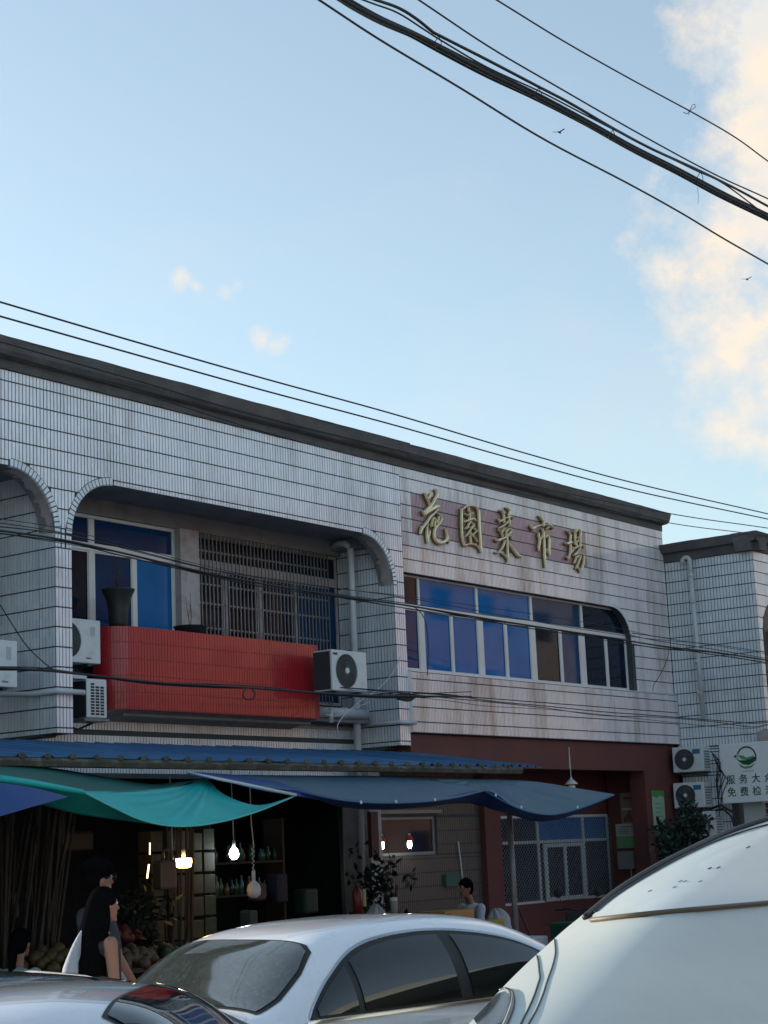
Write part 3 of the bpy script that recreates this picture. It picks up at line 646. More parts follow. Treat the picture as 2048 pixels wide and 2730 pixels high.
tag(MB().prism([(27.9, 12.95, 3.40), (27.9, 12.60, 3.40), (27.9, 12.60, 3.58), (27.9, 12.8, 3.62), (27.9, 12.95, 3.56)], (.05, 0, 0)).build('old_sign_fragment', M_plaster_w), 'broken scrap of an old sign on the wing above the white board', 'sign scrap')

# ---- golden characters, traced stroke by stroke: (points..., width) in glyph space
GOLD = {}
def glyph(name, label, ox, oy, s, strokes):
    """ strokes: list of [(x, y, w), ...]; x, y picture offsets laid on the wall plane """
    t = empty('sign_character', label, 'sign letter', 'gilded characters of the market name', at_y(ox+40, oy+90, Y0-.02))
    base = t.location.copy()
    for st in strokes:
        pts = []
        for x, y, w in st:
            p = at_y(ox+x/s, oy+y/s, Y0-.05); pts.append((p.x, p.z, w/s))
        # px size in metres here
        k = (at_y(ox+50, oy+150, Y0)-at_y(ox+50, oy+50, Y0)).length/100
        # smooth the stroke
        P = []
        n = len(pts)
        for i in range(n-1):
            p0, p1, p2, p3 = pts[max(0, i-1)], pts[i], pts[i+1], pts[min(n-1, i+2)]
            for j in range(4):
                u = j/4; P.append(tuple(.5*((2*p1[c])+(-p0[c]+p2[c])*u+(2*p0[c]-5*p1[c]+4*p2[c]-p3[c])*u*u+(-p0[c]+3*p1[c]-3*p2[c]+p3[c])*u**3) for c in range(3)))
        P.append(pts[-1]); rows = []
        for i, (x, z, w) in enumerate(P):
            a, b = P[max(0, i-1)], P[min(len(P)-1, i+1)]; dx, dz = b[0]-a[0], b[1]-a[1]; L_ = math.hypot(dx, dz) or 1
            nx, nz = -dz/L_, dx/L_; hw = max(.010, w*k*.47)
            rows.append([Vector((x+nx*hw*q, Y0-yy, z+nz*hw*q))-base for q, yy in ((.95, .03), (.95, .045), (.8, .058), (.62, .067), (0, .072), (-.62, .067), (-.8, .058), (-.95, .045), (-.95, .03))])
        mb = MB().grid(rows); mb.add(rows[0], [tuple(range(9))]); mb.add(rows[-1], [tuple(range(9))[::-1]])
        so_ = mb.build('stroke', M_gold, t); rows = []
        for i, (x, z, w) in enumerate(P):
            a, b = P[max(0, i-1)], P[min(len(P)-1, i+1)]; dx, dz = b[0]-a[0], b[1]-a[1]; L_ = math.hypot(dx, dz) or 1
            nx, nz = -dz/L_, dx/L_; hw = max(.010, w*k*.47)+.006
            rows.append([Vector((x+nx*hw*q+.004, Y0-yy, z+nz*hw*q-.006))-base for q, yy in ((1, .0), (1, .034), (-1, .034), (-1, .0))])
        mb = MB().grid(rows); mb.add(rows[0], [(0, 1, 2, 3)]); mb.add(rows[-1], [(3, 2, 1, 0)]); mb.build('stroke_edge_shade', M_goldshade, so_)  # offset brown layer paints the shaded edge around the stroke
glyph('hua', 'first and leftmost golden character, over the left end of the blue windows', 1100, 1290, 12.29, [
    [(400, 290, 25), (460, 430, 60), (520, 560, 70), (560, 690, 25)], [(620, 310, 20), (570, 430, 60), (510, 490, 40)],
    [(755, 170, 20), (820, 350, 110), (740, 500, 95), (640, 680, 90), (540, 800, 130), (400, 920, 90), (330, 900, 60)],
    [(340, 880, 50), (390, 990, 90), (500, 920, 90), (640, 830, 120), (790, 740, 130), (860, 740, 80)],
    [(830, 840, 30), (720, 960, 60), (600, 1060, 75), (500, 1220, 70), (380, 1380, 75), (290, 1510, 80), (255, 1640, 60)], [(300, 1390, 15), (290, 1520, 40)],
    [(480, 1260, 35), (520, 1370, 40)], [(480, 1400, 40), (470, 1600, 70), (490, 1780, 90), (500, 1930, 20)], [(560, 1540, 30), (545, 1680, 50), (510, 1800, 50)],
    [(615, 1410, 20), (640, 1260, 40), (680, 1130, 50), (740, 1140, 55), (810, 1290, 45), (840, 1200, 40), (865, 1070, 25)],
    [(830, 970, 25), (930, 1060, 55), (950, 1180, 55), (870, 1320, 70), (770, 1420, 90), (720, 1560, 90), (720, 1740, 100), (800, 1880, 110), (950, 1920, 110), (1110, 1850, 110), (1130, 1700, 60), (1085, 1460, 20)],
    [(1150, 1700, 30), (1170, 1820, 60), (1215, 1930, 20)], [(735, 1220, 40), (720, 1400, 50)]])
glyph('yuan', 'second golden character, enclosed in a tall frame', 1210, 1320, 12.29, [
    [(250, 440, 15), (260, 620, 70), (255, 900, 70), (265, 1200, 65), (290, 1450, 70), (350, 1640, 80)], [(300, 470, 20), (400, 370, 50), (540, 340, 60), (700, 370, 60), (800, 480, 90), (830, 640, 100), (840, 1000, 95), (870, 1400, 90), (890, 1700, 90), (890, 1870, 40)],
    [(350, 1640, 60), (520, 1600, 50), (680, 1620, 55), (800, 1690, 50), (880, 1800, 40)],
    [(480, 400, 60), (500, 520, 60), (580, 600, 60), (625, 590, 20)], [(360, 600, 15), (440, 650, 50), (520, 620, 50)], [(530, 620, 40), (520, 800, 50)],
    [(310, 870, 30), (400, 850, 70), (540, 800, 60), (660, 780, 70), (740, 840, 30)], [(550, 860, 45), (490, 960, 50), (420, 1090, 50), (370, 1090, 30)], [(590, 890, 20), (660, 980, 45), (570, 1060, 45), (500, 1050, 30)],
    [(600, 1060, 40), (520, 1180, 40), (450, 1290, 35), (370, 1360, 20)], [(540, 1200, 30), (580, 1320, 35), (680, 1240, 30), (750, 1170, 40), (680, 1090, 15)], [(530, 1330, 40), (545, 1450, 70), (565, 1570, 40)], [(640, 1340, 20), (720, 1430, 45), (775, 1520, 20)]])
glyph('cai', 'third and middle golden character with a long sweeping foot to the right', 1300, 1330, 11.64, [
    [(400, 340, 20), (480, 440, 50), (510, 560, 50), (510, 740, 20)], [(580, 265, 20), (690, 360, 60), (670, 480, 60), (670, 600, 50), (680, 740, 50), (690, 810, 40)],
    [(340, 620, 50), (390, 690, 80), (480, 640, 50)], [(540, 600, 25), (640, 570, 30), (740, 550, 50), (800, 610, 15)], [(340, 900, 20), (450, 850, 40), (560, 780, 50), (640, 690, 40)],
    [(355, 960, 20), (430, 1040, 35), (480, 1180, 35)], [(450, 1050, 25), (500, 940, 35), (560, 950, 40), (580, 1080, 45), (570, 1200, 40)], [(600, 1020, 25), (650, 930, 30), (720, 930, 45), (740, 1000, 50), (670, 1090, 55), (620, 1160, 40)],
    [(640, 1130, 30), (720, 1150, 50), (770, 1220, 15)], [(250, 1250, 50), (330, 1290, 85), (430, 1240, 70), (560, 1200, 45)], [(530, 1290, 45), (500, 1420, 55), (430, 1560, 45), (330, 1660, 25), (260, 1650, 20)],
    [(610, 1170, 40), (610, 1290, 60), (620, 1500, 60), (630, 1750, 60), (640, 1950, 20)], [(450, 1690, 20), (560, 1770, 60), (630, 1850, 60)], [(600, 1290, 50), (700, 1430, 60), (830, 1600, 90), (950, 1740, 100), (1060, 1790, 40)]])
glyph('shi', 'fourth golden character with one long pointed downstroke', 1400, 1350, 11.64, [
    [(440, 290, 25), (520, 390, 60), (580, 480, 55), (580, 620, 45)], [(180, 600, 60), (250, 680, 110), (350, 620, 60), (500, 580, 50), (660, 570, 30), (800, 590, 70), (880, 690, 20)], [(660, 700, 20), (740, 640, 50)],
    [(540, 690, 50), (570, 800, 55), (590, 1000, 65), (600, 1250, 80), (610, 1500, 85), (625, 1700, 60), (640, 1900, 20)], [(425, 830, 40), (430, 930, 60), (460, 1080, 70), (430, 1250, 70), (440, 1380, 40)], [(470, 1030, 30), (540, 930, 40), (560, 860, 30)],
    [(640, 970, 40), (680, 890, 60), (750, 990, 80), (755, 1150, 80), (750, 1350, 80), (760, 1520, 40)], [(650, 1320, 20), (700, 1400, 50), (750, 1480, 50)]])
glyph('chang', 'fifth and rightmost golden character with three slanting strokes below', 1490, 1390, 13.82, [
    [(320, 340, 15), (400, 440, 50), (440, 520, 80), (420, 700, 60), (430, 900, 60), (430, 1100, 70), (400, 1230, 60), (350, 1390, 60)], [(250, 800, 40), (350, 810, 110), (440, 760, 90), (520, 790, 30)], [(290, 1300, 25), (340, 1360, 50)], [(440, 1180, 30), (540, 1030, 35)],
    [(570, 350, 25), (600, 450, 50), (600, 650, 55), (610, 850, 55)], [(640, 400, 25), (680, 300, 35), (760, 310, 40), (800, 420, 75), (785, 600, 65), (790, 760, 60), (800, 950, 40)], [(640, 580, 25), (700, 600, 35), (760, 680, 35)], [(650, 780, 20), (720, 700, 30)], [(650, 820, 25), (655, 930, 30)],
    [(500, 950, 25), (560, 990, 70), (660, 960, 50), (760, 890, 50), (880, 880, 50), (940, 960, 25)], [(800, 960, 30), (730, 1070, 35), (640, 1190, 80), (560, 1250, 60)],
    [(690, 1180, 30), (800, 1180, 45), (900, 1220, 50), (990, 1350, 30)], [(650, 1290, 15), (620, 1400, 40), (570, 1540, 25)], [(720, 1240, 15), (680, 1330, 30), (640, 1300, 20)], [(790, 1240, 20), (790, 1340, 55), (730, 1500, 45), (640, 1730, 20)],
    [(930, 1290, 40), (920, 1450, 50), (890, 1620, 60), (830, 1780, 75), (780, 1850, 40)], [(700, 1690, 15), (770, 1780, 40), (800, 1830, 40)]])

# ================================================================== blue roof over the stalls
CR = empty('corrugated_roof', 'blue corrugated metal roof with a mossy eave over the market stalls', 'roof')
E0, E1 = 8.0, 18.55
rows = []
def roof_z(y): return 2.775+(y-11.4)*.130
nx = 240
for i in range(nx+1):
    x = E0+(20.0-E0)*i/nx; row = []
    ph = (x/.29) % 1.0; hgt = .028 if ph < .22 else 0
    for y in (11.42, 12.4, 13.4, 14.44):
        xx = x if x < E1 else x
        row.append((x-(14.44-y)*.5*max(0, (x-16)/4), y, roof_z(y)+hgt+noise.noise(Vector((x*1.5, y, 0)))*.012))
    rows.append(row)
rf = MB().grid(rows).build('roof_sheet', M_roofblue, CR); m_ = rf.modifiers.new('thick', 'SOLIDIFY'); m_.thickness = .006
fa = []
for i in range(120):
    x = E0+(18.0-E0)*i/119; e = noise.noise(Vector((x*4, 0, 3)))*.010
    fa.append([(x, 11.40, 2.765+e), (x, 11.385, 2.74+e), (x, 11.40, 2.695+e*.6), (x, 11.47, 2.69)])
MB().grid(fa).build('eave_rail', M_rust, CR)
for k in range(34):
    x = 8.1+k*.29+.03; c_ = (x, 11.395, 2.78+rnd.uniform(-.008, .008))
    MB().prism([(x-.024, 11.38, 2.76), (x+.024, 11.38, 2.76), (x+.028, 11.38, 2.785), (x+.010, 11.38, 2.806), (x-.012, 11.38, 2.804), (x-.026, 11.38, 2.78)], (0, .03, 0)).build('rib_cap', M_rust, CR)
MB().box(E0, 18.4, 12.9, 12.98, 2.84, 2.93).build('purlin', M_rust, CR)
def post(x, y, z, r, lab, m=M_steel, cat='post'): return tag(MB().tube([(x, y, 0.1), (x, y, z)], r, 10).build('post', m, smooth=True), lab, cat, 'posts holding the awnings')
post(17.82, 11.5, 2.62, .035, 'slim dark steel post under the right end of the blue awning', M_steel)

# tarpaulins: Coons patches between four edge curves
def curve(pts, n=20):
    pts = [Vector(p) for p in pts]; out = []; m = len(pts)
    for i in range(n+1):
        s = i/n*(m-1); k = min(int(s), m-2); u = s-k
        p0, p1, p2, p3 = pts[max(0, k-1)], pts[k], pts[k+1], pts[min(m-1, k+2)]
        out.append(.5*((2*p1)+(-p0+p2)*u+(2*p0-5*p1+4*p2-p3)*u*u+(-p0+3*p1-3*p2+p3)*u**3))
    return out
def coons(b, t, l, r, n=28, m=14, fold=.0, seed=0, fdir=(0, -1, .3), peak=None):
    b, t, l, r = curve(b, n), curve(t, n), curve(l, m), curve(r, m); rows = []; fd = Vector(fdir)
    for j in range(m+1):
        v = j/m; row = []
        for i in range(n+1):
            u = i/n
            p = (1-v)*b[i]+v*t[i]+(1-u)*l[j]+u*r[j]-((1-u)*(1-v)*b[0]+u*(1-v)*b[-1]+(1-u)*v*t[0]+u*v*t[-1])
            e = 4*u*(1-u)*v*(1-v)
            p = p+fd*fold*(noise.noise(Vector((u*5+seed, v*1.5, 0)))*1.3+noise.noise(Vector((u*13+v*3+seed, v*1.2, 3)))*.5)*min(1, 3*e+.15)
            if peak:
                a_ = math.atan2((peak[1]-v)*.55, (u-peak[0])*1.6); r_ = math.hypot((peak[1]-v)*.55, (u-peak[0])*1.6)
                p = p+fd*.030*noise.noise(Vector((a_*7, seed, 0)))*min(1, r_*5)*max(0, 1-r_*1.25)*min(1, 6*v*(1-v)+.2)*1.6
            row.append(p)
        rows.append(row)
    return rows
def cloth(rows, name, m, parent):
    o = MB().grid(rows).build(name, m, parent, smooth=True); s = o.modifiers.new('thick', 'SOLIDIFY'); s.thickness = .003; return o
def A(px, py, Y): return at_y(px, py, Y)
T1 = empty('tarpaulin', 'bright teal tarpaulin sagging from the stall roof at the left', 'tarpaulin', 'tarpaulins under the eave')
# pale front flap, its dark green underside running back to the eave
cloth(coons([A(222, 2110, 10.6), A(300, 2150, 10.5), A(380, 2186, 10.42), A(470, 2202, 10.4), A(570, 2194, 10.42), A(680, 2165, 10.5), A(785, 2122, 10.65)],
            [A(222, 2110, 10.6), A(320, 2110, 10.85), A(420, 2104, 11.1), A(500, 2093, 11.2), A(548, 2075, 11.3), A(600, 2120, 11.1), A(690, 2147, 10.85), A(785, 2122, 10.65)],
            [A(222, 2110, 10.6), A(222, 2110, 10.6)], [A(785, 2122, 10.65), A(785, 2122, 10.65)], 90, 26, .026, 2, peak=(.62, 1.05)), 'hanging_flap', M_teal, T1)
cloth(coons([A(-60, 2066, 10.8), A(100, 2090, 10.7), A(222, 2112, 10.62), A(330, 2110, 10.85), A(430, 2104, 11.1), A(548, 2076, 11.3)],
            [A(-60, 2036, 11.5), A(60, 2040, 11.5), A(160, 2050, 11.55), A(290, 2072, 11.6), A(410, 2090, 11.6), A(548, 2076, 11.31)],
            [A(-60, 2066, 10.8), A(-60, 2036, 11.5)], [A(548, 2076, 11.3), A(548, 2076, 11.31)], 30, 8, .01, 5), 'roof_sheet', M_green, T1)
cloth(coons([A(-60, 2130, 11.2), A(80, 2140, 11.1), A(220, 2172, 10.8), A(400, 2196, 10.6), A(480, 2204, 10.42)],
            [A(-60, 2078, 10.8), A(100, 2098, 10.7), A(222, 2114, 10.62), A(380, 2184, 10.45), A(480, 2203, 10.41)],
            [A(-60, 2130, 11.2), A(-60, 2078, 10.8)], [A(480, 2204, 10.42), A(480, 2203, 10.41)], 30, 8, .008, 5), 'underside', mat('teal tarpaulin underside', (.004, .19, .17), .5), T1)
MB().tube([A(-60, 2066, 10.75), A(90, 2088, 10.66), A(222, 2112, 10.58)], [.028, .026, .022], 8).build('rolled_hem', M_teal, T1, smooth=True)
def hem(pts, Y, m, par, r=.007):
    MB().tube(curve([A(x, y+1, Yk-.004) for (x, y), Yk in zip(pts, Y)], 30), r, 6).build('hem', m, par, smooth=True)
M_hem = mat('pale teal hem', (.10, .50, .46), .6); M_hemb = mat('blue hem', (.03, .10, .22), .6)
hem([(222, 2110), (300, 2150), (380, 2186), (470, 2202), (570, 2194), (680, 2165), (785, 2122)], [10.6, 10.5, 10.42, 10.4, 10.42, 10.5, 10.65], M_hem, T1)
hem([(548, 2075), (600, 2120), (690, 2147), (785, 2122)], [11.3, 11.1, 10.85, 10.65], M_hem, T1, .005)
T2 = empty('tarpaulin', 'royal blue tarpaulin corner cut by the left picture edge', 'tarpaulin', 'tarpaulins under the eave')
cloth(coons([A(-80, 2200, 10.3), A(0, 2176, 10.3), A(90, 2150, 10.35), A(183, 2124, 10.45)], [A(-80, 2070, 10.5), A(0, 2086, 10.5), A(90, 2100, 10.48), A(183, 2124, 10.46)],
            [A(-80, 2200, 10.3), A(-80, 2070, 10.5)], [A(183, 2124, 10.45), A(183, 2124, 10.46)], 16, 10, .012, 8), 'sheet', M_blue2, T2)
T3 = empty('tarpaulin', 'long slate blue tarpaulin with scalloped front under the right part of the eave', 'tarpaulin', 'tarpaulins under the eave')
cloth(coons([A(560, 2072, 11.25), A(700, 2098, 11.1), A(810, 2112, 11.0), A(900, 2131, 10.9), A(1000, 2140, 10.85), A(1120, 2138, 10.85), A(1215, 2126, 10.9), A(1292, 2107, 11.0)],
            [A(560, 2068, 11.3), A(700, 2068, 11.42), A(810, 2068, 11.46), A(900, 2069, 11.46), A(1000, 2069, 11.46), A(1120, 2076, 11.4), A(1215, 2090, 11.2), A(1292, 2106, 11.0)],
            [A(560, 2072, 11.25), A(560, 2068, 11.3)], [A(1292, 2107, 11.0), A(1292, 2106, 11.0)], 36, 10, .016, 11), 'hanging_flap', M_slate, T3)
cloth(coons([A(1292, 2107, 11.0), A(1350, 2140, 10.9), A(1410, 2164, 10.8), A(1480, 2171, 10.75), A(1560, 2150, 10.75), A(1638, 2118, 10.8)],
            [A(1150, 2076, 11.4), A(1230, 2078, 11.4), A(1330, 2078, 11.4), A(1430, 2084, 11.3), A(1530, 2100, 11.1), A(1638, 2117, 10.8)],
            [A(1292, 2107, 11.0), A(1150, 2076, 11.4)], [A(1638, 2118, 10.8), A(1638, 2117, 10.8)], 70, 22, .02, 15, peak=(.3, 1.05)), 'hanging_flap', M_slate, T3)
cloth(coons([A(900, 2150, 11.3), A(1000, 2158, 11.2), A(1130, 2152, 11.2), A(1240, 2140, 11.3), A(1340, 2165, 11.1), A(1440, 2190, 10.95), A(1540, 2168, 10.9), A(1638, 2120, 10.82)],
            [A(780, 2106, 11.02), A(900, 2131, 10.91), A(1120, 2138, 10.86), A(1292, 2107, 11.01), A(1380, 2155, 10.84), A(1480, 2171, 10.76), A(1560, 2150, 10.76), A(1638, 2118, 10.81)],
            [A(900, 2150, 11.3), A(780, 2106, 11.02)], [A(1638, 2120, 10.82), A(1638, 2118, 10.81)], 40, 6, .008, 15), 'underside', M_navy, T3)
cloth(coons([A(500, 2064, 11.1), A(600, 2084, 11.05), A(700, 2108, 11.0), A(800, 2124, 11.0), A(940, 2150, 11.2)], [A(500, 2058, 11.3), A(620, 2066, 11.4), A(720, 2080, 11.3), A(810, 2108, 11.01), A(940, 2136, 10.95)],
            [A(500, 2064, 11.1), A(500, 2058, 11.3)], [A(940, 2150, 11.2), A(940, 2136, 10.95)], 20, 6, .006, 1), 'rolled_hem', M_blue2, T3)
hem([(810, 2112), (900, 2131), (1000, 2140), (1120, 2138), (1215, 2126), (1292, 2107)], [11, 10.9, 10.85, 10.85, 10.9, 11], M_hemb, T3)
hem([(1292, 2107), (1350, 2140), (1410, 2164), (1480, 2171), (1560, 2150), (1638, 2118)], [11, 10.9, 10.8, 10.75, 10.75, 10.8], M_hemb, T3)
for x, y, Y_ in ((963, 2143, 10.85), (1056, 2141, 10.84), (1160, 2136, 10.86), (1322, 2124, 10.94), (1390, 2156, 10.84), (1540, 2156, 10.76)):
    MB().lathe([(.008, -.004), (.017, -.003), (.017, .003), (.008, .004)], tuple(A(x, y-4, Y_-.012)), 12, 'y').build('eyelet', M_white_metal, T3)
tag(MB().tube([A(500, 2060, 11.25), A(640, 2088, 10.9), A(790, 2120, 10.62)], .014, 8).build('awning_pole', M_pvc, smooth=True), 'thin pale pole between the teal and the blue tarpaulins', 'pole')

# ================================================================== inside of the market behind the stalls
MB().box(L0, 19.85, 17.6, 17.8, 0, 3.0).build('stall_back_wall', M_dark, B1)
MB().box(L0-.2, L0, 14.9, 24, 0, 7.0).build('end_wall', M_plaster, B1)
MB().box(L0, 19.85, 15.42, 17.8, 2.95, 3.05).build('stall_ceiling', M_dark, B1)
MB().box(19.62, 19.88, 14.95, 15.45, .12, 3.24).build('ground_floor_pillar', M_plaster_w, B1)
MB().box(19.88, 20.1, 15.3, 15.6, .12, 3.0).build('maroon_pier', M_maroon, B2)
MB().box(20.15, 28.3, 15.95, 24, 0, 6.99).build('sun_blocker', M_dark, B2)  # unseen solid mass added behind to stop sun leaking through the porch
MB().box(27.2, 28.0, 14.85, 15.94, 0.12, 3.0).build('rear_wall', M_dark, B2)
MB().box(28.3, 40, 14.5, 24, 0, 6.7).build('sun_blocker', M_dark, B3)  # unseen filler added against sun leaks at the wing
MB().box(L0+.1, 19.6, 17.85, 24, 0, 6.9).build('sun_blocker', M_dark, B1)  # unseen filler keeping the low sun out from behind the arcade
tag(MB().box(9.0, 9.12, 11.6, 17.6, .12, 2.85).build('partition', M_dark), 'added unseen partition shading the left end of the stall', 'wall')  # out of view, added to keep light out of the stall
tag(MB().box(18.92, 19.08, 14.4, 14.46, 1.78, 2.38).build('hanging_banner', M_maroon), 'narrow maroon board hanging beside the grey downpipe', 'board')
# dark screen on the tiled wall with two lamps glowing in front of it
def lamp(name, label, pos, r, col, st, shade=None, point=0, form='bulb'):
    t = empty(name, label, 'lamp', None, pos)
    if form == 'bulb': pr = [(.012, .07), (.02, .05), (r*.8, .02), (r, -.02), (r*.9, -.06), (r*.4, -.085)]
    else: pr = [(.01, .04), (r*.95, .035), (r, .0), (r*.85, -.05), (r*.5, -.06)]
    m = mat('glow '+label[:12], col, .4, var=.02, emit=col, estr=st) if st else mat('unlit bulb', (.62, .6, .6), .35, var=.05)
    MB().lathe(pr, (0, 0, 0), 16).build('bulb', m, t, smooth=True)
    MB().lathe([(.014, .13), (.02, .12), (.02, .05)], (0, 0, 0), 10).build('socket', M_pvc, t, smooth=True)
    if shade: MB().lathe([(.03, .10), (r*1.7, .03), (r*1.75, .02), (.03, .09)], (0, 0, 0), 20).build('shade', shade, t, smooth=True)
    if point:
        l = bpy.data.lights.new('lamp_light', 'POINT'); l.energy = point; l.color = col; l.shadow_soft_size = .1
        o = bpy.data.objects.new('lamp_light', l); link(o, t); o.location = (0, 0, -.14)
    return t
def cord(p, z, lab, coil=False):
    pts = [(p[0], p[1], p[2]+.12)]
    if coil:
        for k in range(14): pts.append((p[0]+.02*math.cos(k*2.4), p[1], p[2]+.14+k*.018))
    pts += [(p[0]-.01, p[1], p[2]+.6), (p[0]-.02, p[1], z)]
    tag(MB().tube(pts, .006, 6).build('lamp_cord', M_pvc), lab, 'cord')
M_redshade = mat('red lamp shade', (.45, .03, .02), .5)
p = at_y(490, 2298, 12.6); lamp('hanging_lamp', 'lit warm yellow lamp hanging over the stall', p, .085, (1, .55, .18), 5, None, .5, 'cup'); cord((p.x-.16, p.y, p.z+.0), 2.7, 'pale cord dropping from the teal tarpaulin beside the yellow lamp')
p = at_y(624, 2271, 13.6); lamp('hanging_lamp', 'lit cold white bulb deep inside the stall', p, .055, (.85, .95, 1), 10, None, .4); cord(p, 2.9, 'dark cord of the cold white bulb')
p = at_y(677, 2365, 12.2); t = lamp('hanging_lamp', 'unlit white bulb on a twisted cord in the stall', p, .075, (.6, .6, .6), 0); t.scale = (1, 1, 1.3); cord((p.x, p.y, p.z+.03), 2.72, 'coiled pale cord of the unlit bulb', True)
p = at_y(1018, 2248, 15.2); lamp('wall_lamp', 'left one of two small lit lamps with red shades before the dark window', p, .036, (1, .93, .85), 8, M_redshade, .1)
p = at_y(1092, 2246, 15.2); lamp('wall_lamp', 'right one of two small lit lamps with red shades before the dark window', p, .034, (1, .93, .85), 8, M_redshade, .1)
p = at_y(1524, 2095, 14.3); lamp('hanging_lamp', 'white shaded pendant lamp behind the right tip of the blue awning', p, .06, (.6, .6, .6), 0, mat('white shade', (.5, .5, .48), .5)); cord(p, 3.0, 'short stem of the white pendant lamp')
p = at_y(392, 2310, 13.2); tag(MB().tube([(p.x, p.y, p.z-.12), (p.x+.03, p.y, p.z+.02)], .008, 6).tube([(p.x+.045, p.y, p.z+.12), (p.x+.05, p.y, p.z+.24)], .006, 6).build('neon_strip', mat('warm glint', (1, .7, .35), .4, emit=(1, .65, .3), estr=2.5)), 'thin glowing warm strip seen on edge deep in the stall', 'light strip')

# shelves and bottles
sh = empty('shelf_rack', 'dark shelf rack with rows of bottles at the back of the stall', 'shelf', None, (16.65, 14.6, .12))
for z in (.85, 1.27, 1.66): MB().box(-.68, .68, -.02, .3, z, z+.025).build('shelf', M_wood, sh)
for x in (-.68, .68): MB().box(x-.02, x+.02, -.01, .3, 0, 2.2).build('upright', M_wood, sh)
bc = [mat('bottle %s' % n, c, .15, var=.1, spec=.8) for n, c in (('green', (.02, .09, .04)), ('pale', (.10, .12, .12)), ('amber', (.16, .10, .02)), ('dark', (.02, .025, .03)), ('teal', (.03, .12, .13)))]
bm2 = [MB().lathe([(.02, 0), (.034, .004), (.034, .13), (.014, .18), (.014, .23), (.012, .235)], (0, 0, 0), 10).mesh('bottle', m, True) for m in bc]
for z, n0 in ((1.295, 'lower'), (1.685, 'upper')):
    for k in range(15):
        if rnd.random() < .12: continue
        o = new_obj('bottle', rnd.choice(bm2), None, (16.03+k*.088+rnd.uniform(-.015, .015), 14.64+rnd.uniform(-.02, .04), z+.12)); o.scale = (1, 1, rnd.uniform(.6, 1.05))
        tag(o, 'small bottle in the %s row on the stall shelves' % n0, 'bottle', 'bottles on the stall shelves')
for k in range(5):
    for q in range(5):
        w = .20+rnd.uniform(-.02, .0); x = 14.1+q*.21; z = 1.0+k*.24
        o = bevel(tag(MB().box(x, x+w, 13.75, 13.95, z, z+rnd.uniform(.18, .235)).build('carton', bpy.data.materials.get('shelf goods %d' % ((k*3+q) % 3)) or mat('shelf goods %d' % ((k*3+q) % 3), [(.09, .07, .03), (.05, .06, .035), (.11, .10, .07)][(k*3+q) % 3], .7, var=.5, scale=18)), 'small carton in the stack lit by the yellow lamp', 'carton', 'cartons stacked by the yellow lamp'), .006, 1)
tag(MB().box(14.05, 15.2, 13.7, 14.0, .12, .99).build('stand', M_dark), 'dark stand carrying the carton stack by the yellow lamp', 'stand')
# bamboo canes leaning in two bundles
cane = MB()
pts = [(0, 0, k*.31) for k in range(9)]
cane.tube([(0, 0, 0)]+[(0, 0, z) for k in range(1, 9) for z in (k*.31-.012, k*.31, k*.31+.012)]+[(0, 0, 2.7)], [.016]+[r for k in range(1, 9) for r in (.015, .0185, .015)]+[.012], 7)
cme = cane.mesh('bamboo_pole', M_bamboo, True)
for k in range(26):
    o = new_obj('bamboo_pole', cme, None, (10.7+k*.033+rnd.uniform(-.03, .03), 12.5+rnd.uniform(-.25, .25), .12)); o.rotation_euler = (rnd.uniform(-.05, .1), rnd.uniform(-.02, .20), 0); o.scale = (1, 1, rnd.uniform(.75, .98))
    tag(o, 'dry bamboo cane leaning in the bundle at the left end of the stall', 'bamboo cane', 'bamboo canes at the left of the stall')
for k in range(9):
    o = new_obj('bamboo_pole', cme, None, (13.75+k*.035, 13.2+rnd.uniform(-.1, .1), .12)); o.rotation_euler = (rnd.uniform(-.05, .05), rnd.uniform(.0, .07), 0); o.scale = (1, 1, rnd.uniform(.8, .95))
    tag(o, 'dry bamboo cane standing in the bundle right of the yellow lamp', 'bamboo cane', 'bamboo canes in the middle of the stall')
# jug, boxes, produce
t = empty('plastic_jug', 'translucent brown jug with a looped handle hanging by the yellow lamp', 'jug', None, at_y(440, 2372, 12.5))
M_jug = mat('milky brown plastic', (.12, .08, .055), .35, var=.2)
bevel(MB().box(-.115, .115, -.07, .07, 0, .29).build('body', M_jug, t), .03, 3)
MB().tube([(-.02, 0, .27), (-.02, 0, .37), (.05, 0, .40), (.10, 0, .36), (.11, 0, .26)], .016, 8).build('handle', M_jug, t, smooth=True)
tb = empty('stall_table', 'low stall table heaped with vegetables behind the walkers', 'table', None, (10.9, 11.9, 0))
MB().box(0, 2.6, 0, .8, .86, .9).build('table_top', M_wood, tb)
for x in (.1, 2.45):
    for y in (.1, .7): MB().box(x, x+.05, y, y+.05, .0, .86).build('leg', M_wood, tb)
def heap(cx, cy, cz, rx, ry, rz, n, size, m, label, cat, sph=8):
    mb = MB()
    for k in range(n):
        a = rnd.random()*2*PI; q = math.sqrt(rnd.random()); x, y = q*math.cos(a)*rx, q*math.sin(a)*ry; z = rz*(1-q*q)*rnd.uniform(.6, 1)
        s = size*rnd.uniform(.7, 1.3); pr = [(s*.25, -s), (s*.8, -s*.6), (s, 0), (s*.75, s*.6), (s*.2, s)]
        mb.lathe(pr, (cx+x, cy+y, cz+z), sph)
    return tag(mb.build('produce_heap', m, smooth=True), label, cat, kind='stuff')
heap(11.3, 12.2, .93, .45, .3, .22, 60, .055, mat('yellow produce', (.10, .07, .025), .6, var=.4), 'heap of yellowish vegetables on the stall table', 'vegetables')
heap(12.1, 12.2, .93, .4, .3, .16, 60, .05, mat('tan produce', (.08, .055, .035), .6, var=.4), 'heap of tan roots on the stall table', 'vegetables')
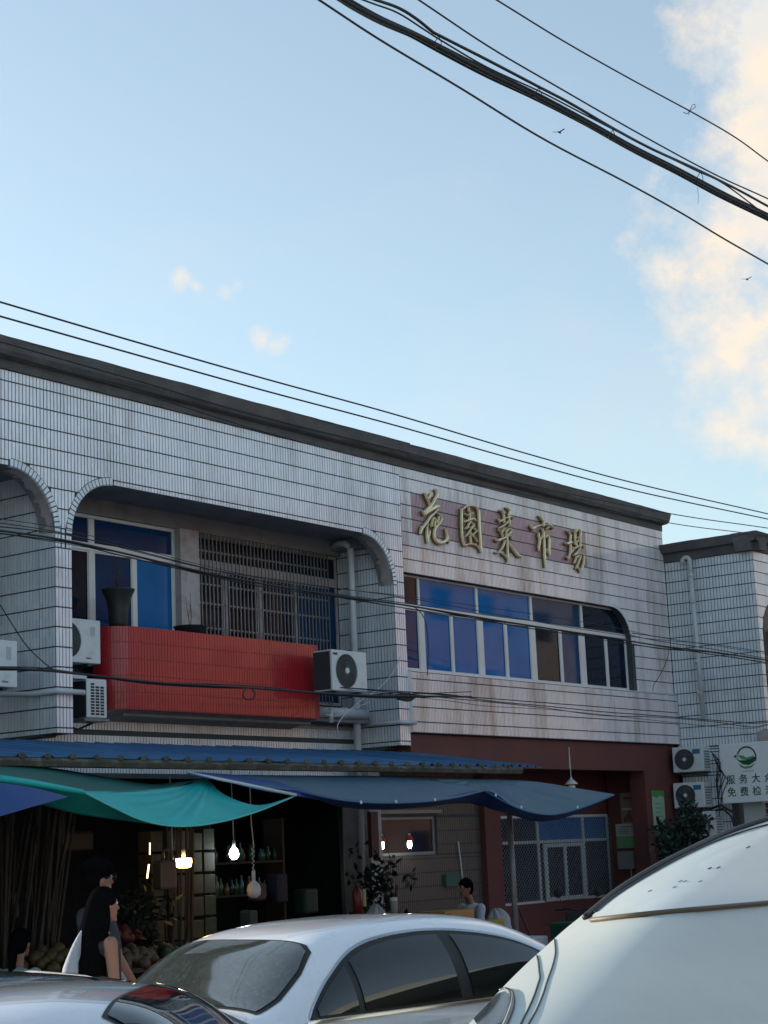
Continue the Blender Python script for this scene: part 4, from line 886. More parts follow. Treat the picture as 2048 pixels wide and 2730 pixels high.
heap(12.9, 12.3, .93, .4, .3, .12, 50, .05, mat('leafy produce', (.015, .04, .015), .6, var=.5), 'heap of leafy greens on the stall table', 'vegetables')
heap(11.0, 11.7, .7, .5, .3, .10, 50, .05, mat('green produce', (.01, .045, .03), .6, var=.5), 'row of green bunches in front of the stall table', 'vegetables')
heap(12.7, 12.9, 1.12, .3, .2, .14, 40, .05, mat('red produce', (.10, .015, .015), .6, var=.5), 'small red heap behind the greens', 'vegetables')
for i, (x, z, w, h, c) in enumerate(((12.2, 1.35, .16, .26, (.03, .06, .07)), (14.0, 1.05, .3, .5, (.05, .06, .03)), (14.4, .9, .3, .4, (.06, .01, .01)), (16.4, 1.3, .18, .35, (.012, .014, .035)), (16.05, 1.35, .14, .2, (.07, .05, .055)), (15.9, 1.05, .12, .2, (.05, .06, .055)), (16.9, 1.15, .25, .3, (.012, .035, .028)), (12.9, 2.0, .5, .2, (.03, .022, .018)))):
    bevel(tag(MB().box(x, x+w, 13.9, 14.1, z, z+h).build('hanging_goods', mat('goods %d' % i, c, .6, var=.5, scale=14)), ('pale bluish packet', 'olive crate', 'red sack', 'navy cloth bag', 'pinkish paper bag', 'white packet', 'green crate', 'brown carton')[i]+' in the gloom of the stall', 'goods', 'goods in the stall'), .03, 3)

# foreground clutter before the sign building
M_yel = mat('yellow carton', (.45, .26, .07), .6, var=.2, scale=6, dirt=(.35, .05, .03), dirt_amt=.7, dirt_scale=4)
p = at_y(1180, 2476, 12.9)
bx = empty('carton', 'yellow and red carton on the counter behind the white car', 'box', None, (17.95, 12.6, .86)); bevel(MB().box(0, .62, 0, .35, 0, .13).build('base', M_yel, bx), .006); bevel(MB().box(-.01, .63, -.01, .36, .13, .25).build('lid', M_yel, bx), .006)
MB().box(.0, .12, -.014, -.008, .02, .22).build('red_print', mat('red print', (.35, .03, .03), .6), bx)
bx2 = MB().box(16.7, 17.9, 12.7, 13.1, .86, 1.10).build('covered_goods', mat('mottled cloth', (.05, .06, .05), .8, var=.6, scale=9, dirt=(.2, .1, .09), dirt_amt=.6, dirt_scale=9)); bevel(tag(bx2, 'mottled cloth over goods left of the yellow carton', 'cloth'), .05, 3)
tag(MB().box(16.6, 18.7, 12.6, 13.2, .12, .85).build('counter', M_dark), 'dark counter carrying the yellow carton', 'counter')
cr_ = empty('crate', 'small bright yellow crate low at the right end of the counter', 'crate', None, (18.75, 12.5, .78)); MB().box(0, .36, 0, .3, 0, .16).build('body', mat('yellow plastic', (.38, .30, .02), .5), cr_); MB().box(-.01, .37, -.01, .31, .15, .17).build('rim', mat('yellow plastic rim', (.42, .34, .03), .5), cr_)
tag(MB().box(18.7, 19.2, 12.45, 12.9, .12, .78).build('stand', M_dark), 'dark stand under the yellow crate', 'stand')
t = empty('litter_bottle', 'clear bottle with pale cap on the counter near the downpipe', 'bottle', None, at_y(1052, 2450, 13.0)); MB().lathe([(.035, 0), (.045, .01), (.045, .14), (.05, .2), (.04, .24), (.03, .26)], (0, 0, 0), 12).build('body', mat('milky bottle', (.30, .32, .30), .3), t, smooth=True); MB().lathe([(.046, .2), (.046, .255)], (0, 0, 0), 12).build('cap', M_white_metal, t)
# white sack
def lumpy(name, label, cat, c, prof_, m, amp=.04, seed=0, seg=28, lean=(0, 0)):
    rows = []
    for k in range(len(prof_)*3-2):
        u = k/3; i = min(int(u), len(prof_)-2); f_ = u-i; r = prof_[i][0]*(1-f_)+prof_[i+1][0]*f_; z = prof_[i][1]*(1-f_)+prof_[i+1][1]*f_
        rows.append([(c[0]+lean[0]*z+(r+amp*noise.noise(Vector((math.cos(a)*2+seed, math.sin(a)*2, z*4))))*math.cos(a), c[1]+lean[1]*z+(r+amp*noise.noise(Vector((math.cos(a)*2+seed, math.sin(a)*2, z*4))))*math.sin(a), c[2]+z) for a in [2*PI*j/seg for j in range(seg+1)]])
    return tag(MB().grid(rows).build(name, m, smooth=True), label, cat)
M_sack = mat('dirty white plastic', (.36, .38, .42), .45, var=.3, scale=6, bump=.8, bscale=12)
lumpy('plastic_sack', 'tall dirty white sack slumped before the maroon window', 'sack', (19.55, 12.8, .12), [(.30, 0), (.34, .1), (.33, .35), (.22, .6), (.12, .82), (.05, .93), (.01, .96)], M_sack, .09, 3, lean=(-.18, 0))
lumpy('plastic_bag', 'pale plastic bag hanging at the foot of the grey downpipe', 'bag', (17.1, 13.0, .98), [(.06, 0), (.12, .05), (.13, .12), (.06, .22), (.02, .27)], M_sack, .05, 8)
tag(MB().tube([at_y(1385, 2426, 13.0), at_y(1436, 2545, 12.8)], .016, 8).build('wooden_pole', M_wood), 'brown wooden stick leaning between the white sack and the white box', 'stick')
b_ = MB().box(19.95, 20.30, 12.6, 12.9, .45, .68).build('polystyrene_box', mat('white box', (.5, .55, .58), .6)); bevel(tag(b_, 'small white box with a dark slot in its end beside the leaning stick', 'box'), .02)
tag(MB().box(19.9, 20.4, 12.58, 13.0, .12, .45).build('stool', M_dark), 'dark stool under the small white box', 'stool')
t = empty('fire_extinguisher', 'red fire extinguisher hanging on the dark pipe by the downpipe', 'extinguisher', None, at_y(955, 2440, 13.2)); M_fire = mat('red cylinder', (.14, .012, .012), .35)
MB().lathe([(.05, 0), (.06, .01), (.06, .27), (.03, .32), (.02, .34)], (0, 0, 0), 14).build('cylinder', M_fire, t, smooth=True); MB().box(-.03, .05, -.01, .01, .34, .38).build('handle', M_black, t); MB().box(.06, .12, -.04, .04, .10, .30).build('tag_card', mat('tag card', (.4, .36, .22), .7), t)
post(17.0, 13.4, 2.7, .03, 'black pipe carrying the extinguisher in front of the grey downpipe', M_black)
tag(MB().box(21.95, 22.3, 15.34, 15.39, 1.3, 1.48).build('meter_box', mat('green box', (.03, .10, .08), .6)), 'small green box on the tiled porch wall', 'box')
tag(MB().tube([(22.35, 15.37, 1.95), (22.42, 15.37, 1.4)], .012, 6).build('conduit', M_pvc), 'thin pale conduit on the tiled porch wall', 'conduit')
tag(MB().box(20.25, 21.9, 15.33, 15.39, 2.38, 2.43).build('roller_blind', M_alu_d), 'pale roller housing above the dark porch window', 'blind')
# posters on the porch side wall and pillar
def board(name, label, y0, y1, z0, z1, m, parts=(), X=26.985):
    t = empty(name, label, 'poster', None, (X, y1, z0)); MB().box(-.012, .0, y0-y1, 0, 0, z1-z0).build('panel', m, t)
    for (a, b, c, d, mm) in parts: MB().box(-.016, -.010, -b, -a, c, d).build('print', mm, t)
    return t
M_pb = mat('brown paper poster', (.22, .17, .14), .8, var=.2, scale=5); M_pw = mat('pale paper', (.40, .42, .38), .8, var=.1); M_pg = mat('green paper', (.12, .30, .12), .7, var=.15); M_pl = mat('light green paper', (.28, .42, .30), .7, var=.1); M_ink = mat('dark print', (.04, .06, .07), .8, var=.3)
M_ink2 = mat('brown print', (.12, .05, .03), .8)
board('paper_poster', 'brown cream paper poster with a small picture on the porch side wall', 14.78, 15.14, 2.13, 2.66, M_pb, [(.06, .28, .42, .46, M_ink2), (.03, .32, .24, .27, M_pw)]+[(.05+k*.05, .085+k*.05, .03+.01*(k % 3), .12+.05*((k*7) % 3), M_ink2) for k in range(5)])
board('notice_board', 'white topped green notice board below the brown poster', 14.69, 15.26, 1.73, 2.14, M_pg, [(.0, .57, .20, .41, M_pw), (.08, .50, .35, .365, M_ink)]+[(.04+.26*(k % 2), .25+.26*(k % 2), .24+.035*(k//2), .25+.035*(k//2), M_ink) for k in range(6)])
t = empty('paper_poster', 'tall light green poster with a dark green head on the maroon pillar', 'poster', None, (26.92, 14.50, 2.03))
MB().box(0, .42, -.012, 0, 0, .64).build('panel', M_pl, t); MB().prism([(0, -.014, .55), (.14, -.014, .52), (.28, -.014, .56), (.42, -.014, .53), (.42, -.014, .64), (0, -.014, .64)], (0, -.003, 0)).build('heading', mat('green heading', (.05, .25, .06), .7), t)
for k in range(6): MB().box(.08, .34-.05*(k % 2), -.016, -.012, .06+k*.07, .075+k*.07).build('text_line', mat('green text', (.12, .26, .16), .7) if k == 0 else bpy.data.materials['green text'], t)
t = empty('electric_box', 'grey electric meter box with a conduit below the notice board', 'box', None, (26.97, 15.1, 1.38)); MB().box(-.08, 0, -.2, .12, 0, .3).build('case', M_alu_d, t); MB().tube([(-.03, -.1, 0), (-.03, -.1, -.5)], .015, 6).build('conduit', M_alu_d, t)
# bushes
def bush(label, cx, cy, cz, rx, ry, rz, n, leaf, m, seed=0, stems=6, name='potted_bush'):
    t = empty(name, label, 'plant', None, (cx, cy, .12)); r_ = random.Random(seed); st = MB()
    for k in range(stems):
        a = r_.random()*2*PI; st.tube([(0, 0, 0), (math.cos(a)*rx*.3, math.sin(a)*ry*.3, (cz-.12)*.6), (math.cos(a)*rx*.7, math.sin(a)*ry*.7, (cz-.12)+rz*.3)], [.02, .012, .006], 5)
    st.build('stem', M_wood, t)
    lf = MB()
    cl = [(r_.gauss(0, .45), r_.gauss(0, .45), r_.gauss(0, .5)) for _ in range(26)]
    for k in range(n):
        c0 = r_.choice(cl); p = Vector((c0[0]*rx+r_.gauss(0, .18)*rx, c0[1]*ry+r_.gauss(0, .18)*ry, cz-.12+c0[2]*rz+r_.gauss(0, .18)*rz))
        d = Vector((r_.gauss(0, 1), r_.gauss(0, 1), r_.gauss(.2, 1))).normalized(); s = d.cross(Vector((r_.gauss(0, 1), r_.gauss(0, 1), 1))).normalized()*leaf*.22; L_ = leaf*r_.uniform(.6, 1.2)
        lf.add([p, p+d*L_*.5+s, p+d*L_, p+d*L_*.5-s], [(0, 1, 2, 3)])
    lf.build('foliage', m, t, fix=False); pot = MB().lathe([(.16, 0), (.2, .25), (.21, .27), (.18, .27)], (0, 0, 0), 16).build('pot', M_black, t); return t
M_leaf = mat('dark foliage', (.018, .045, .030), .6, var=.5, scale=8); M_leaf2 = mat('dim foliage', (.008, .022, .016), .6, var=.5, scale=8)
bush('dark bushy shrub in front of the lowest air conditioner at the right', 26.05, 13.5, 1.75, .52, .4, .52, 2600, .14, M_leaf, 4, 8)
bush('dim leafy palm standing in the shade by the tiled porch wall', 18.9, 14.3, 1.30, .42, .35, .4, 300, .14, M_leaf2, 6, 6)
bush('dim green shrub in front of the stall near the lamps', 13.0, 12.9, 1.2, .35, .3, .5, 700, .12, M_leaf2, 9, 5)
# scooter
t = empty('scooter', 'dark scooter with mirrors and a small windshield parked before the maroon wall', 'scooter', None, (20.75, 12.4, 0.0))
t.rotation_euler = (0, 0, math.radians(200))
MB().tube([(0, 0, .35), (-.12, 0, .95)], .03, 8).build('steering_column', M_black, t)
MB().tube([(-.14, -.33, .98), (-.13, -.16, 1.0), (-.12, 0, .96), (-.13, .16, 1.0), (-.14, .33, .98)], .014, 8).build('handlebar', M_black, t)
for s in (-1, 1):
    MB().tube([(-.13, s*.2, 1.0), (-.10, s*.26, 1.16)], .006, 6).lathe([(.01, -.012), (.055, -.008), (.058, .0), (.01, .008)], (-.10, s*.27, 1.2), 14, 'x').build('mirror', M_black, t)
bevel(MB().prism([(-.02, -.16, .95), (.10, -.14, .5), (.16, -.1, .4), (.16, .1, .4), (.10, .14, .5), (-.02, .16, .95)], (.05, 0, .02)).build('front_fairing', M_black, t), .02, 2)
MB().box(.04, .06, -.06, .06, .78, .84).build('headlight', mat('headlamp lens', (.7, .75, .8), .1), t)
bevel(MB().box(-1.0, -.35, -.14, .14, .62, .74).build('seat', M_black, t), .04, 3); bevel(MB().box(-1.05, -.3, -.12, .12, .32, .62).build('body', M_acdark, t), .05, 3)
for x in (.18, -.95):
    MB().lathe([(.22, -.05), (.25, -.03), (.26, 0), (.25, .03), (.22, .05), (.16, .03), (.16, -.03)], (x, 0, .26), 24, 'y').build('wheel', M_black, t, smooth=True)
bn = empty('crate', 'dark green plastic bin in front of the scooter', 'bin', None, (20.3, 12.2, .12)); MB().prism([(0, 0, 0), (.36, 0, 0), (.4, 0, .7), (-.03, 0, .7)], (0, .35, 0)).build('body', mat('green bin', (.01, .06, .04), .5), bn); MB().box(-.05, .42, -.02, .37, .68, .72).build('rim', mat('green bin rim', (.015, .08, .05), .5), bn)
# pots on the parapet
def pot(label, px, py, Y, prof_, m, twig=0):
    p = at_y(px, py, Y); t = empty('plant_pot', label, 'plant pot', 'pots on the red parapet', (p.x, Y, 4.612)); MB().lathe(prof_, (0, 0, 0), 20).build('pot', m, t, smooth=True)
    MB().lathe([(.01, prof_[-2][1]-.02), (prof_[-2][0]*.95, prof_[-2][1]-.02), (.01, prof_[-2][1]-.015)], (0, 0, 0), 16).build('soil', M_dark, t)
    if twig:
        for k in range(twig):
            a = rnd.uniform(-.5, .5); z0 = prof_[-2][1]-.03; MB().tube([(0, 0, z0), (a*.12, rnd.uniform(-.04, .04), z0+.16), (a*.16+rnd.uniform(-.03, .03), 0, z0+.3+rnd.random()*.2)], [.006, .004, .002], 5).build('twig', M_wood, t)
pot('tall dark flared pot with bare twigs on the red parapet', 316, 1672, 15.0, [(.10, 0), (.115, .04), (.125, .2), (.15, .34), (.20, .44), (.205, .455), (.17, .455), (.10, .30)], mat('dark glazed pot', (.02, .022, .022), .5, var=.4, scale=9), 7)
pot('low dark bowl with a dry tuft on the red parapet', 508, 1682, 14.98, [(.14, 0), (.18, .03), (.21, .09), (.22, .10), (.19, .10), (.10, .05)], mat('black bowl', (.015, .018, .02), .5), 4)

# ================================================================== people
def capsule(mb, a, ra, b, rb, seg=12):
    a, b = Vector(a), Vector(b); pts = []; rr = []
    ax = (b-a).normalized() if (b-a).length > 1e-5 else Vector((0, 0, 1))
    for k in range(4): t = k/4*PI/2; pts.append(a-ax*ra*math.cos(t)); rr.append(max(.001, ra*math.sin(t)))
    pts.append(a); rr.append(ra); pts.append(b); rr.append(rb)
    for k in range(1, 5): t = k/4*PI/2; pts.append(b+ax*rb*math.sin(t)); rr.append(max(.001, rb*math.cos(t)))
    mb.tube(pts, rr, seg)
def ell(mb, c, r, seg=16):
    vs, fs = [], []; n = 10; m = MB(); m.lathe([(max(.001, math.sin(PI*k/n)), -math.cos(PI*k/n)) for k in range(n+1)], (0, 0, 0), seg)
    mb.add([(c[0]+v[0]*r[0], c[1]+v[1]*r[1], c[2]+v[2]*r[2]) for v in m.v], m.f)
def flesh(mb, name, m, parent, vox=.011, smooth=6):
    o = mb.build(name, m, parent, smooth=True); r = o.modifiers.new('join', 'REMESH'); r.mode = 'VOXEL'; r.voxel_size = vox; r.use_smooth_shade = True
    s = o.modifiers.new('soft', 'SMOOTH'); s.iterations = smooth; s.factor = .5; return o
def person(label, loc, rotz, seated=False, h=1.70, shirt=(.5, .5, .5), trouser=(.05, .06, .08), hair='short', sleeve='short', glasses=False, lean=.0, arm=(.25, -.35), hairm=None, scale=1):
    """ faces +x in its own frame """
    t = empty('person', label, 'person', None, loc); t.rotation_euler = (0, 0, rotz)
    hip = .90 if not seated else .48; k = h/1.70; sh_z = hip+.50
    L = lambda x, z: x+lean*(z-hip)
    b = MB(); sw = .175
    capsule(b, (L(0, hip), 0, hip+.02), .135, (L(.01, hip+.42), 0, hip+.40), .125); ell(b, (L(0, hip+.40), 0, hip+.40), (.11, .19, .10)); ell(b, (L(0, hip), 0, hip+.02), (.12, .165, .12))
    capsule(b, (L(0, hip+.5), 0, hip+.47), .055, (L(.015, hip+.6), 0, hip+.60), .05)
    hx, hz = L(.03, hip+.7), hip+.70
    ell(b, (hx, 0, hz+.02), (.095, .075, .115)); ell(b, (hx+.03, 0, hz-.055), (.06, .052, .06)); capsule(b, (hx+.085, 0, hz+.015), .010, (hx+.108, 0, hz-.018), .014, 8)
    ell(b, (hx+.088, 0, hz-.052), (.014, .026, .010)); ell(b, (hx+.082, 0, hz+.045), (.012, .05, .012)); ell(b, (hx+.075, 0, hz-.095), (.022, .026, .02))
    for s in (-1, 1): ell(b, (hx-.005, s*.078, hz), (.018, .010, .03))
    joints = []
    for s in (-1, 1):
        S = Vector((L(0, sh_z), s*.185, sh_z-.055)); a0 = arm[0] if s < 0 else arm[0]*.6
        E_ = S+Vector((math.sin(a0)*.28, s*.03, -math.cos(a0)*.28)); a1 = a0+(.9 if arm[1] > 0 else .35); W_ = E_+Vector((math.sin(a1)*.25, -s*.02, -math.cos(a1)*.25))
        capsule(b, S, .052, E_, .040); capsule(b, E_, .038, W_, .026)
        d = (W_-E_).normalized(); P_ = W_+d*.06; capsule(b, W_, .024, P_, .030)
        for q in range(4):
            f0 = P_+Vector((0, (q-1.5)*.019, 0))+d*.01; f1 = f0+d*(.035+.006*(1.5-abs(q-1.3))); f2 = f1+(d+Vector((.35, 0, 0))).normalized()*.03; capsule(b, f0, .0095, f1, .009, 6); capsule(b, f1, .009, f2, .0075, 6)
        th = W_+d*.02+Vector((.02, -s*.022, 0)); capsule(b, th, .011, th+(d+Vector((.5, -s*.3, 0))).normalized()*.045, .009, 6)
        joints.append((S, E_, W_))
        Hh = Vector((L(0, hip), s*.085, hip-.02))
        K = Vector((.40, s*.12, .50)) if seated else Vector((.05*s, s*.09, .48)); F_ = Vector((.42, s*.12, .08)) if seated else Vector((.10*s-.03, s*.09, .08))
        capsule(b, Hh, .088, K, .058); capsule(b, K, .056, F_, .036); capsule(b, F_+Vector((-.04, 0, -.03)), .035, F_+Vector((.15, 0, -.045)), .03)
    flesh(b, 'body', M_skin, t)
    # clothes
    c = MB(); capsule(c, (L(0, hip), 0, hip-.02), .150, (L(.01, hip+.42), 0, hip+.39), .135); ell(c, (L(0, hip+.40), 0, hip+.41), (.122, .205, .105)); ell(c, (L(0, hip), 0, hip), (.135, .18, .12))
    for (S, E_, W_) in joints:
        if sleeve != 'none': capsule(c, S, .066, S.lerp(E_, .75 if sleeve == 'short' else 1), .055)
        if sleeve == 'long': capsule(c, E_, .053, W_.lerp(E_, .1), .040)
    flesh(c, 'shirt', mat('shirt '+label[:20], shirt, .8, var=.15, scale=5, bump=.4, bscale=20), t, .013)
    c = MB(); ell(c, (L(0, hip), 0, hip-.03), (.135, .18, .10))
    for s in (-1, 1):
        Hh = Vector((L(0, hip), s*.085, hip-.02)); K = Vector((.40, s*.12, .50)) if seated else Vector((.05*s, s*.09, .48)); F_ = Vector((.42, s*.12, .12)) if seated else Vector((.10*s-.03, s*.09, .12))
        capsule(c, Hh, .10, K, .072); capsule(c, K, .070, F_, .052)
    flesh(c, 'trousers', mat('trousers '+label[:20], trouser, .8, var=.15), t, .014)
    hr = MB(); ell(hr, (hx-.012, 0, hz+.05), (.105, .090, .098)); ell(hr, (hx-.05, 0, hz+.0), (.065, .082, .09))
    if hair == 'curly':
        for q in range(60):
            a, e = rnd.uniform(0, 2*PI), rnd.uniform(0, 1.3); ell(hr, (hx-.012+.11*math.cos(a)*math.cos(e), .095*math.sin(a)*math.cos(e), hz+.055+.10*math.sin(e)), (.026, .026, .024), 8)
    if hair == 'long':
        capsule(hr, (hx-.05, 0, hz+.02), .085, (hx-.12, 0, hz-.25), .10); ell(hr, (hx-.13, 0, hz-.36), (.085, .17, .22)); capsule(hr, (hx-.14, -.04, hz-.4), .10, (hx-.13, -.05, hz-.80), .09); capsule(hr, (hx-.06, -.10, hz-.2), .05, (hx-.10, -.12, hz-.55), .05); ell(hr, (hx-.03, -.07, hz-.08), (.05, .03, .14)); ell(hr, (hx-.03, .07, hz-.08), (.05, .03, .14))
    if hair == 'tied': ell(hr, (hx-.13, 0, hz-.02), (.05, .04, .06)); capsule(hr, (hx-.14, 0, hz-.05), .04, (hx-.17, 0, hz-.30), .03)
    flesh(hr, 'hair', hairm or M_hair, t, .011, 3)
    for s in (-1, 1): MB().lathe([(.001, -.010), (.009, -.006), (.011, 0), (.009, .006), (.001, .010)], (hx+.083, s*.032, hz+.022), 10, 'x').build('eye', mat('eye', (.5, .5, .5), .2) if 'eye' not in MATS else MATS['eye'], t)
    if glasses:
        g = MB()
        for s in (-1, 1): g.tube([(hx+.112, s*.034+.027*math.cos(2*PI*q/16), hz+.02+.024*math.sin(2*PI*q/16)) for q in range(17)], .003, 6, False); g.tube([(hx+.11, s*.062, hz+.025), (hx+.0, s*.082, hz+.02)], .0025, 5)
        g.tube([(hx+.113, -.008, hz+.025), (hx+.113, .008, hz+.025)], .003, 5); g.build('glasses', M_black, t)
    t.scale = (k, k, k); return t
pp_ = at_y(254, 2400, 10.3)
person('man with curly dark hair and round glasses walking right behind the woman', (pp_.x, 10.3, 0), -.35, h=1.84, shirt=(.03, .035, .045), hair='curly', sleeve='short', glasses=True)
pp_ = at_y(280, 2470, 9.3)
W1 = person('woman with very long black hair and bare upper arm walking right', (pp_.x-.04, 9.3, 0), -.4, h=1.66, shirt=(.02, .02, .022), hair='long', sleeve='none', arm=(.05, -1))
MB().tube(curve([(-.13, -.02, 1.46), (-.19, -.02, 1.32), (-.245, -.02, 1.12), (-.26, -.02, .9), (-.27, -.02, .7)], 16), [.012+.05*min(1, k/7) for k in range(17)], 12).build('backpack', mat('light grey backpack', (.30, .34, .40), .8, var=.25, scale=20, bump=.6), W1, smooth=True)
pp_ = at_y(118, 2560, 11.2)
person('seated person in a pale shirt with dark tied hair at the far left', (pp_.x-.20, 11.4, .12), .3, seated=True, h=1.60, shirt=(.26, .30, .29), hair='tied', lean=.25, arm=(.6, 1))
pp_ = at_y(335, 2570, 11.4)
person('seated person in a pinkish white top leaning down beside the walking woman', (pp_.x, 11.35, .12), 2.7, seated=True, h=1.50, shirt=(.45, .42, .45), hair='short', lean=.45, arm=(.7, 1))
pp_ = at_y(1252, 2420, 13.7)
person('seated person in a white shirt with head bowed behind the yellow carton', (pp_.x+.1, 13.6, .12), 2.9, seated=True, h=1.72, shirt=(.42, .47, .52), hair='short', lean=.3, arm=(.5, 1))
for x, y in ((at_y(118, 2560, 11.2).x-.22, 11.4), (at_y(335, 2570, 11.4).x, 11.35), (at_y(1252, 2420, 13.7).x+.1, 13.6)):
    s_ = empty('stool', ('dark stool under the seated person at the far left' if x < 10.9 else ('dark stool under the leaning person in the pinkish top' if x < 15 else 'dark stool under the person in the white shirt')), 'stool', None, (x, y, .12))
    MB().lathe([(.15, .36), (.16, .37), (.16, .40), (.15, .41)], (0, 0, 0), 16).build('seat', M_wood, s_)
    for q in range(4): MB().tube([(.10*math.cos(q*PI/2+.7), .10*math.sin(q*PI/2+.7), .37), (.14*math.cos(q*PI/2+.7), .14*math.sin(q*PI/2+.7), 0)], .012, 6).build('leg', M_wood, s_)

# ================================================================== cars
def interp(tab, l, c):
    """ smooth interpolation of column c of the station table """
    n = len(tab)
    if l <= tab[0][0]: return tab[0][c]
    if l >= tab[-1][0]: return tab[-1][c]
    for i in range(n-1):
        if tab[i][0] <= l <= tab[i+1][0]: break
    x0, x1 = tab[i][0], tab[i+1][0]; h = x1-x0; t = (l-x0)/h
    def sl(j):
        if j <= 0 or j >= n-1: return (tab[min(j+1, n-1)][c]-tab[max(j-1, 0)][c])/(tab[min(j+1, n-1)][0]-tab[max(j-1, 0)][0])
        a = (tab[j][c]-tab[j-1][c])/(tab[j][0]-tab[j-1][0]); b = (tab[j+1][c]-tab[j][c])/(tab[j+1][0]-tab[j][0])
        return 0 if a*b <= 0 and abs(a-b) > .0 and c != 1 else (a+b)/2
    m0, m1 = sl(i)*h, sl(i+1)*h; y0, y1 = tab[i][c], tab[i+1][c]
    return (2*t**3-3*t*t+1)*y0+(t**3-2*t*t+t)*m0+(-2*t**3+3*t*t)*y1+(t**3-t*t)*m1
class Car:
    """ stations: (l, z top, z belt, half width at belt); l runs from the rear bumper to the nose """
    def __init__(s, tab, n1=3.2, n2=1.55): s.t = tab; s.n1, s.n2 = n1, n2; s.L = tab[-1][0]
    def st(s, l): return interp(s.t, l, 1), interp(s.t, l, 2), interp(s.t, l, 3)
    def side(s, l, z, e=0, sg=1):
        zr, zb, wb = s.st(l); h = max(0, min(1, (z-zb)/max(.01, zr-zb))); w = wb*(1-h**s.n2)**(1/s.n1) if h < 1 else 0
        return Vector((l, -sg*(w+e), z+e*.35))
    def top(s, l, w, e=0):
        zr, zb, wb = s.st(l); q = min(1, abs(w)/wb); z = zb+(zr-zb)*(1-q**s.n1)**(1/s.n2); return Vector((l, w, z+e))
    def body(s, m, parent, n=110, low=.32):
        rows = []
        for i in range(n+1):
            l = s.L*i/n; zr, zb, wb = s.st(l); row = []
            ends = min(1, min(l, s.L-l)/.25)
            side = [(wb+.012, zb-.06), (wb+.035, zb-.16), (wb+.045, zb-.30), (wb+.035, zb-.45), (wb+.01, low+.02), (wb-.08, low-.04)]
            if zb-.45 < low+.04: side = [(w, zb-(zb-low)*f_) for (w, z), f_ in zip(side, (.1, .25, .45, .7, .97, 1.05))]
            half = [(wb*math.sin(t)**(2/s.n1), zb+(zr-zb)*max(0, math.cos(t))**(2/s.n2)) for t in [PI/2*k/18 for k in range(19)]]
            pts = half+side; ring = [(-w, z) for w, z in pts[::-1]]+[(w, z) for w, z in pts[1:]]
            rows.append([(l, w, z) for w, z in ring])
        mb = MB().grid(rows); k = len(rows[0]); mb.add(rows[0], [tuple(range(k))]); mb.add(rows[-1], [tuple(range(k))[::-1]])
        return mb.build('body', m, parent, smooth=True)
    def side_panel(s, name, lo, hi, m, parent, e=.006, sg=1, rows=9, step=.035):
        """ lo, hi: polylines [(l, z)..] of the lower and upper edge """
        def f(pl, l):
            for a, b in zip(pl, pl[1:]):
                if a[0] <= l <= b[0]: return a[1]+(b[1]-a[1])*(l-a[0])/max(1e-6, b[0]-a[0])
            return pl[0][1] if l < pl[0][0] else pl[-1][1]
        l0, l1 = lo[0][0], lo[-1][0]; n = max(2, int((l1-l0)/step)); R = []
        for i in range(n+1):
            l = l0+(l1-l0)*i/n; a, b = f(lo, l), max(f(lo, l)+.002, f(hi, l)); R.append([s.side(l, a+(b-a)*j/rows, e, sg) for j in range(rows+1)])
        return MB().grid(R).build(name, m, parent, smooth=True)
    def top_panel(s, name, pl, m, parent, e=.006, cols=24, step=.03):
        """ pl: [(l, half width)..] """
        l0, l1 = pl[0][0], pl[-1][0]; n = max(2, int((l1-l0)/step)); R = []
        for i in range(n+1):
            l = l0+(l1-l0)*i/n
            for a, b in zip(pl, pl[1:]):
                if a[0] <= l <= b[0]+1e-9: hw = a[1]+(b[1]-a[1])*(l-a[0])/(b[0]-a[0]); break
            R.append([s.top(l, hw*(2*j/cols-1), e) for j in range(cols+1)])
        return MB().grid(R).build(name, m, parent, smooth=True)
def smoothline(pl, n=8):
    c = curve([(a, 0, b) for a, b in pl], n*(len(pl)-1)); return [(v.x, v.z) for v in c]
def wheels(parent, ls, hw, r=.32):
    for l in ls:
        for s in (-1, 1):
            w = MB().lathe([(r*.62, -.10), (r*.93, -.10), (r, -.07), (r, .07), (r*.93, .10), (r*.62, .10)], (l, s*(hw-.08), r), 28, 'y').build('wheel', M_black, parent, smooth=True)
            rim_ = MB().lathe([(r*.6, s*.06), (r*.55, s*.085), (r*.15, s*.07), (.01, s*.08)], (l, s*(hw-.08), r), 20, 'y').build('rim', M_alu, w, smooth=True)
def paint(name, col, rough=.28): return mat(name, col, rough, metal=.0, var=.03, scale=2, coat=1, dirt=tuple(c*.8 for c in col), dirt_amt=.35, dirt_scale=3, rvar=.06)
M_pearl = paint('pearl white paint', (.80, .84, .90)); M_white2 = paint('white paint', (.76, .80, .86)); M_greycar = paint('dark grey paint', (.05, .055, .06)); 
M_carglass = mat('tinted car glass', (.008, .009, .009), .02, var=.2, spec=.5, coat=.5)
M_rearglass = mat('dusty rear glass', (.035, .042, .040), .05, var=.2, spec=.7, coat=1, dirt=(.34, .38, .37), dirt_amt=.16, dirt_scale=40)
TAB = [(0, .86, .66, .66), (.06, .96, .78, .74), (.25, 1.03, .90, .80), (.6, 1.055, .94, .835), (.92, 1.07, .955, .845), (1.10, 1.19, .96, .85), (1.30, 1.33, .965, .85), (1.5, 1.415, .965, .852), (1.8, 1.462, .965, .855), (2.2, 1.480, .96, .858), (2.7, 1.474, .955, .858), (3.05, 1.43, .95, .856), (3.35, 1.335, .945, .853), (3.65, 1.18, .94, .85), (3.85, 1.06, .93, .845), (4.3, .98, .87, .82), (4.65, .90, .78, .76), (4.83, .78, .62, .62), (4.86, .70, .6, .58)]
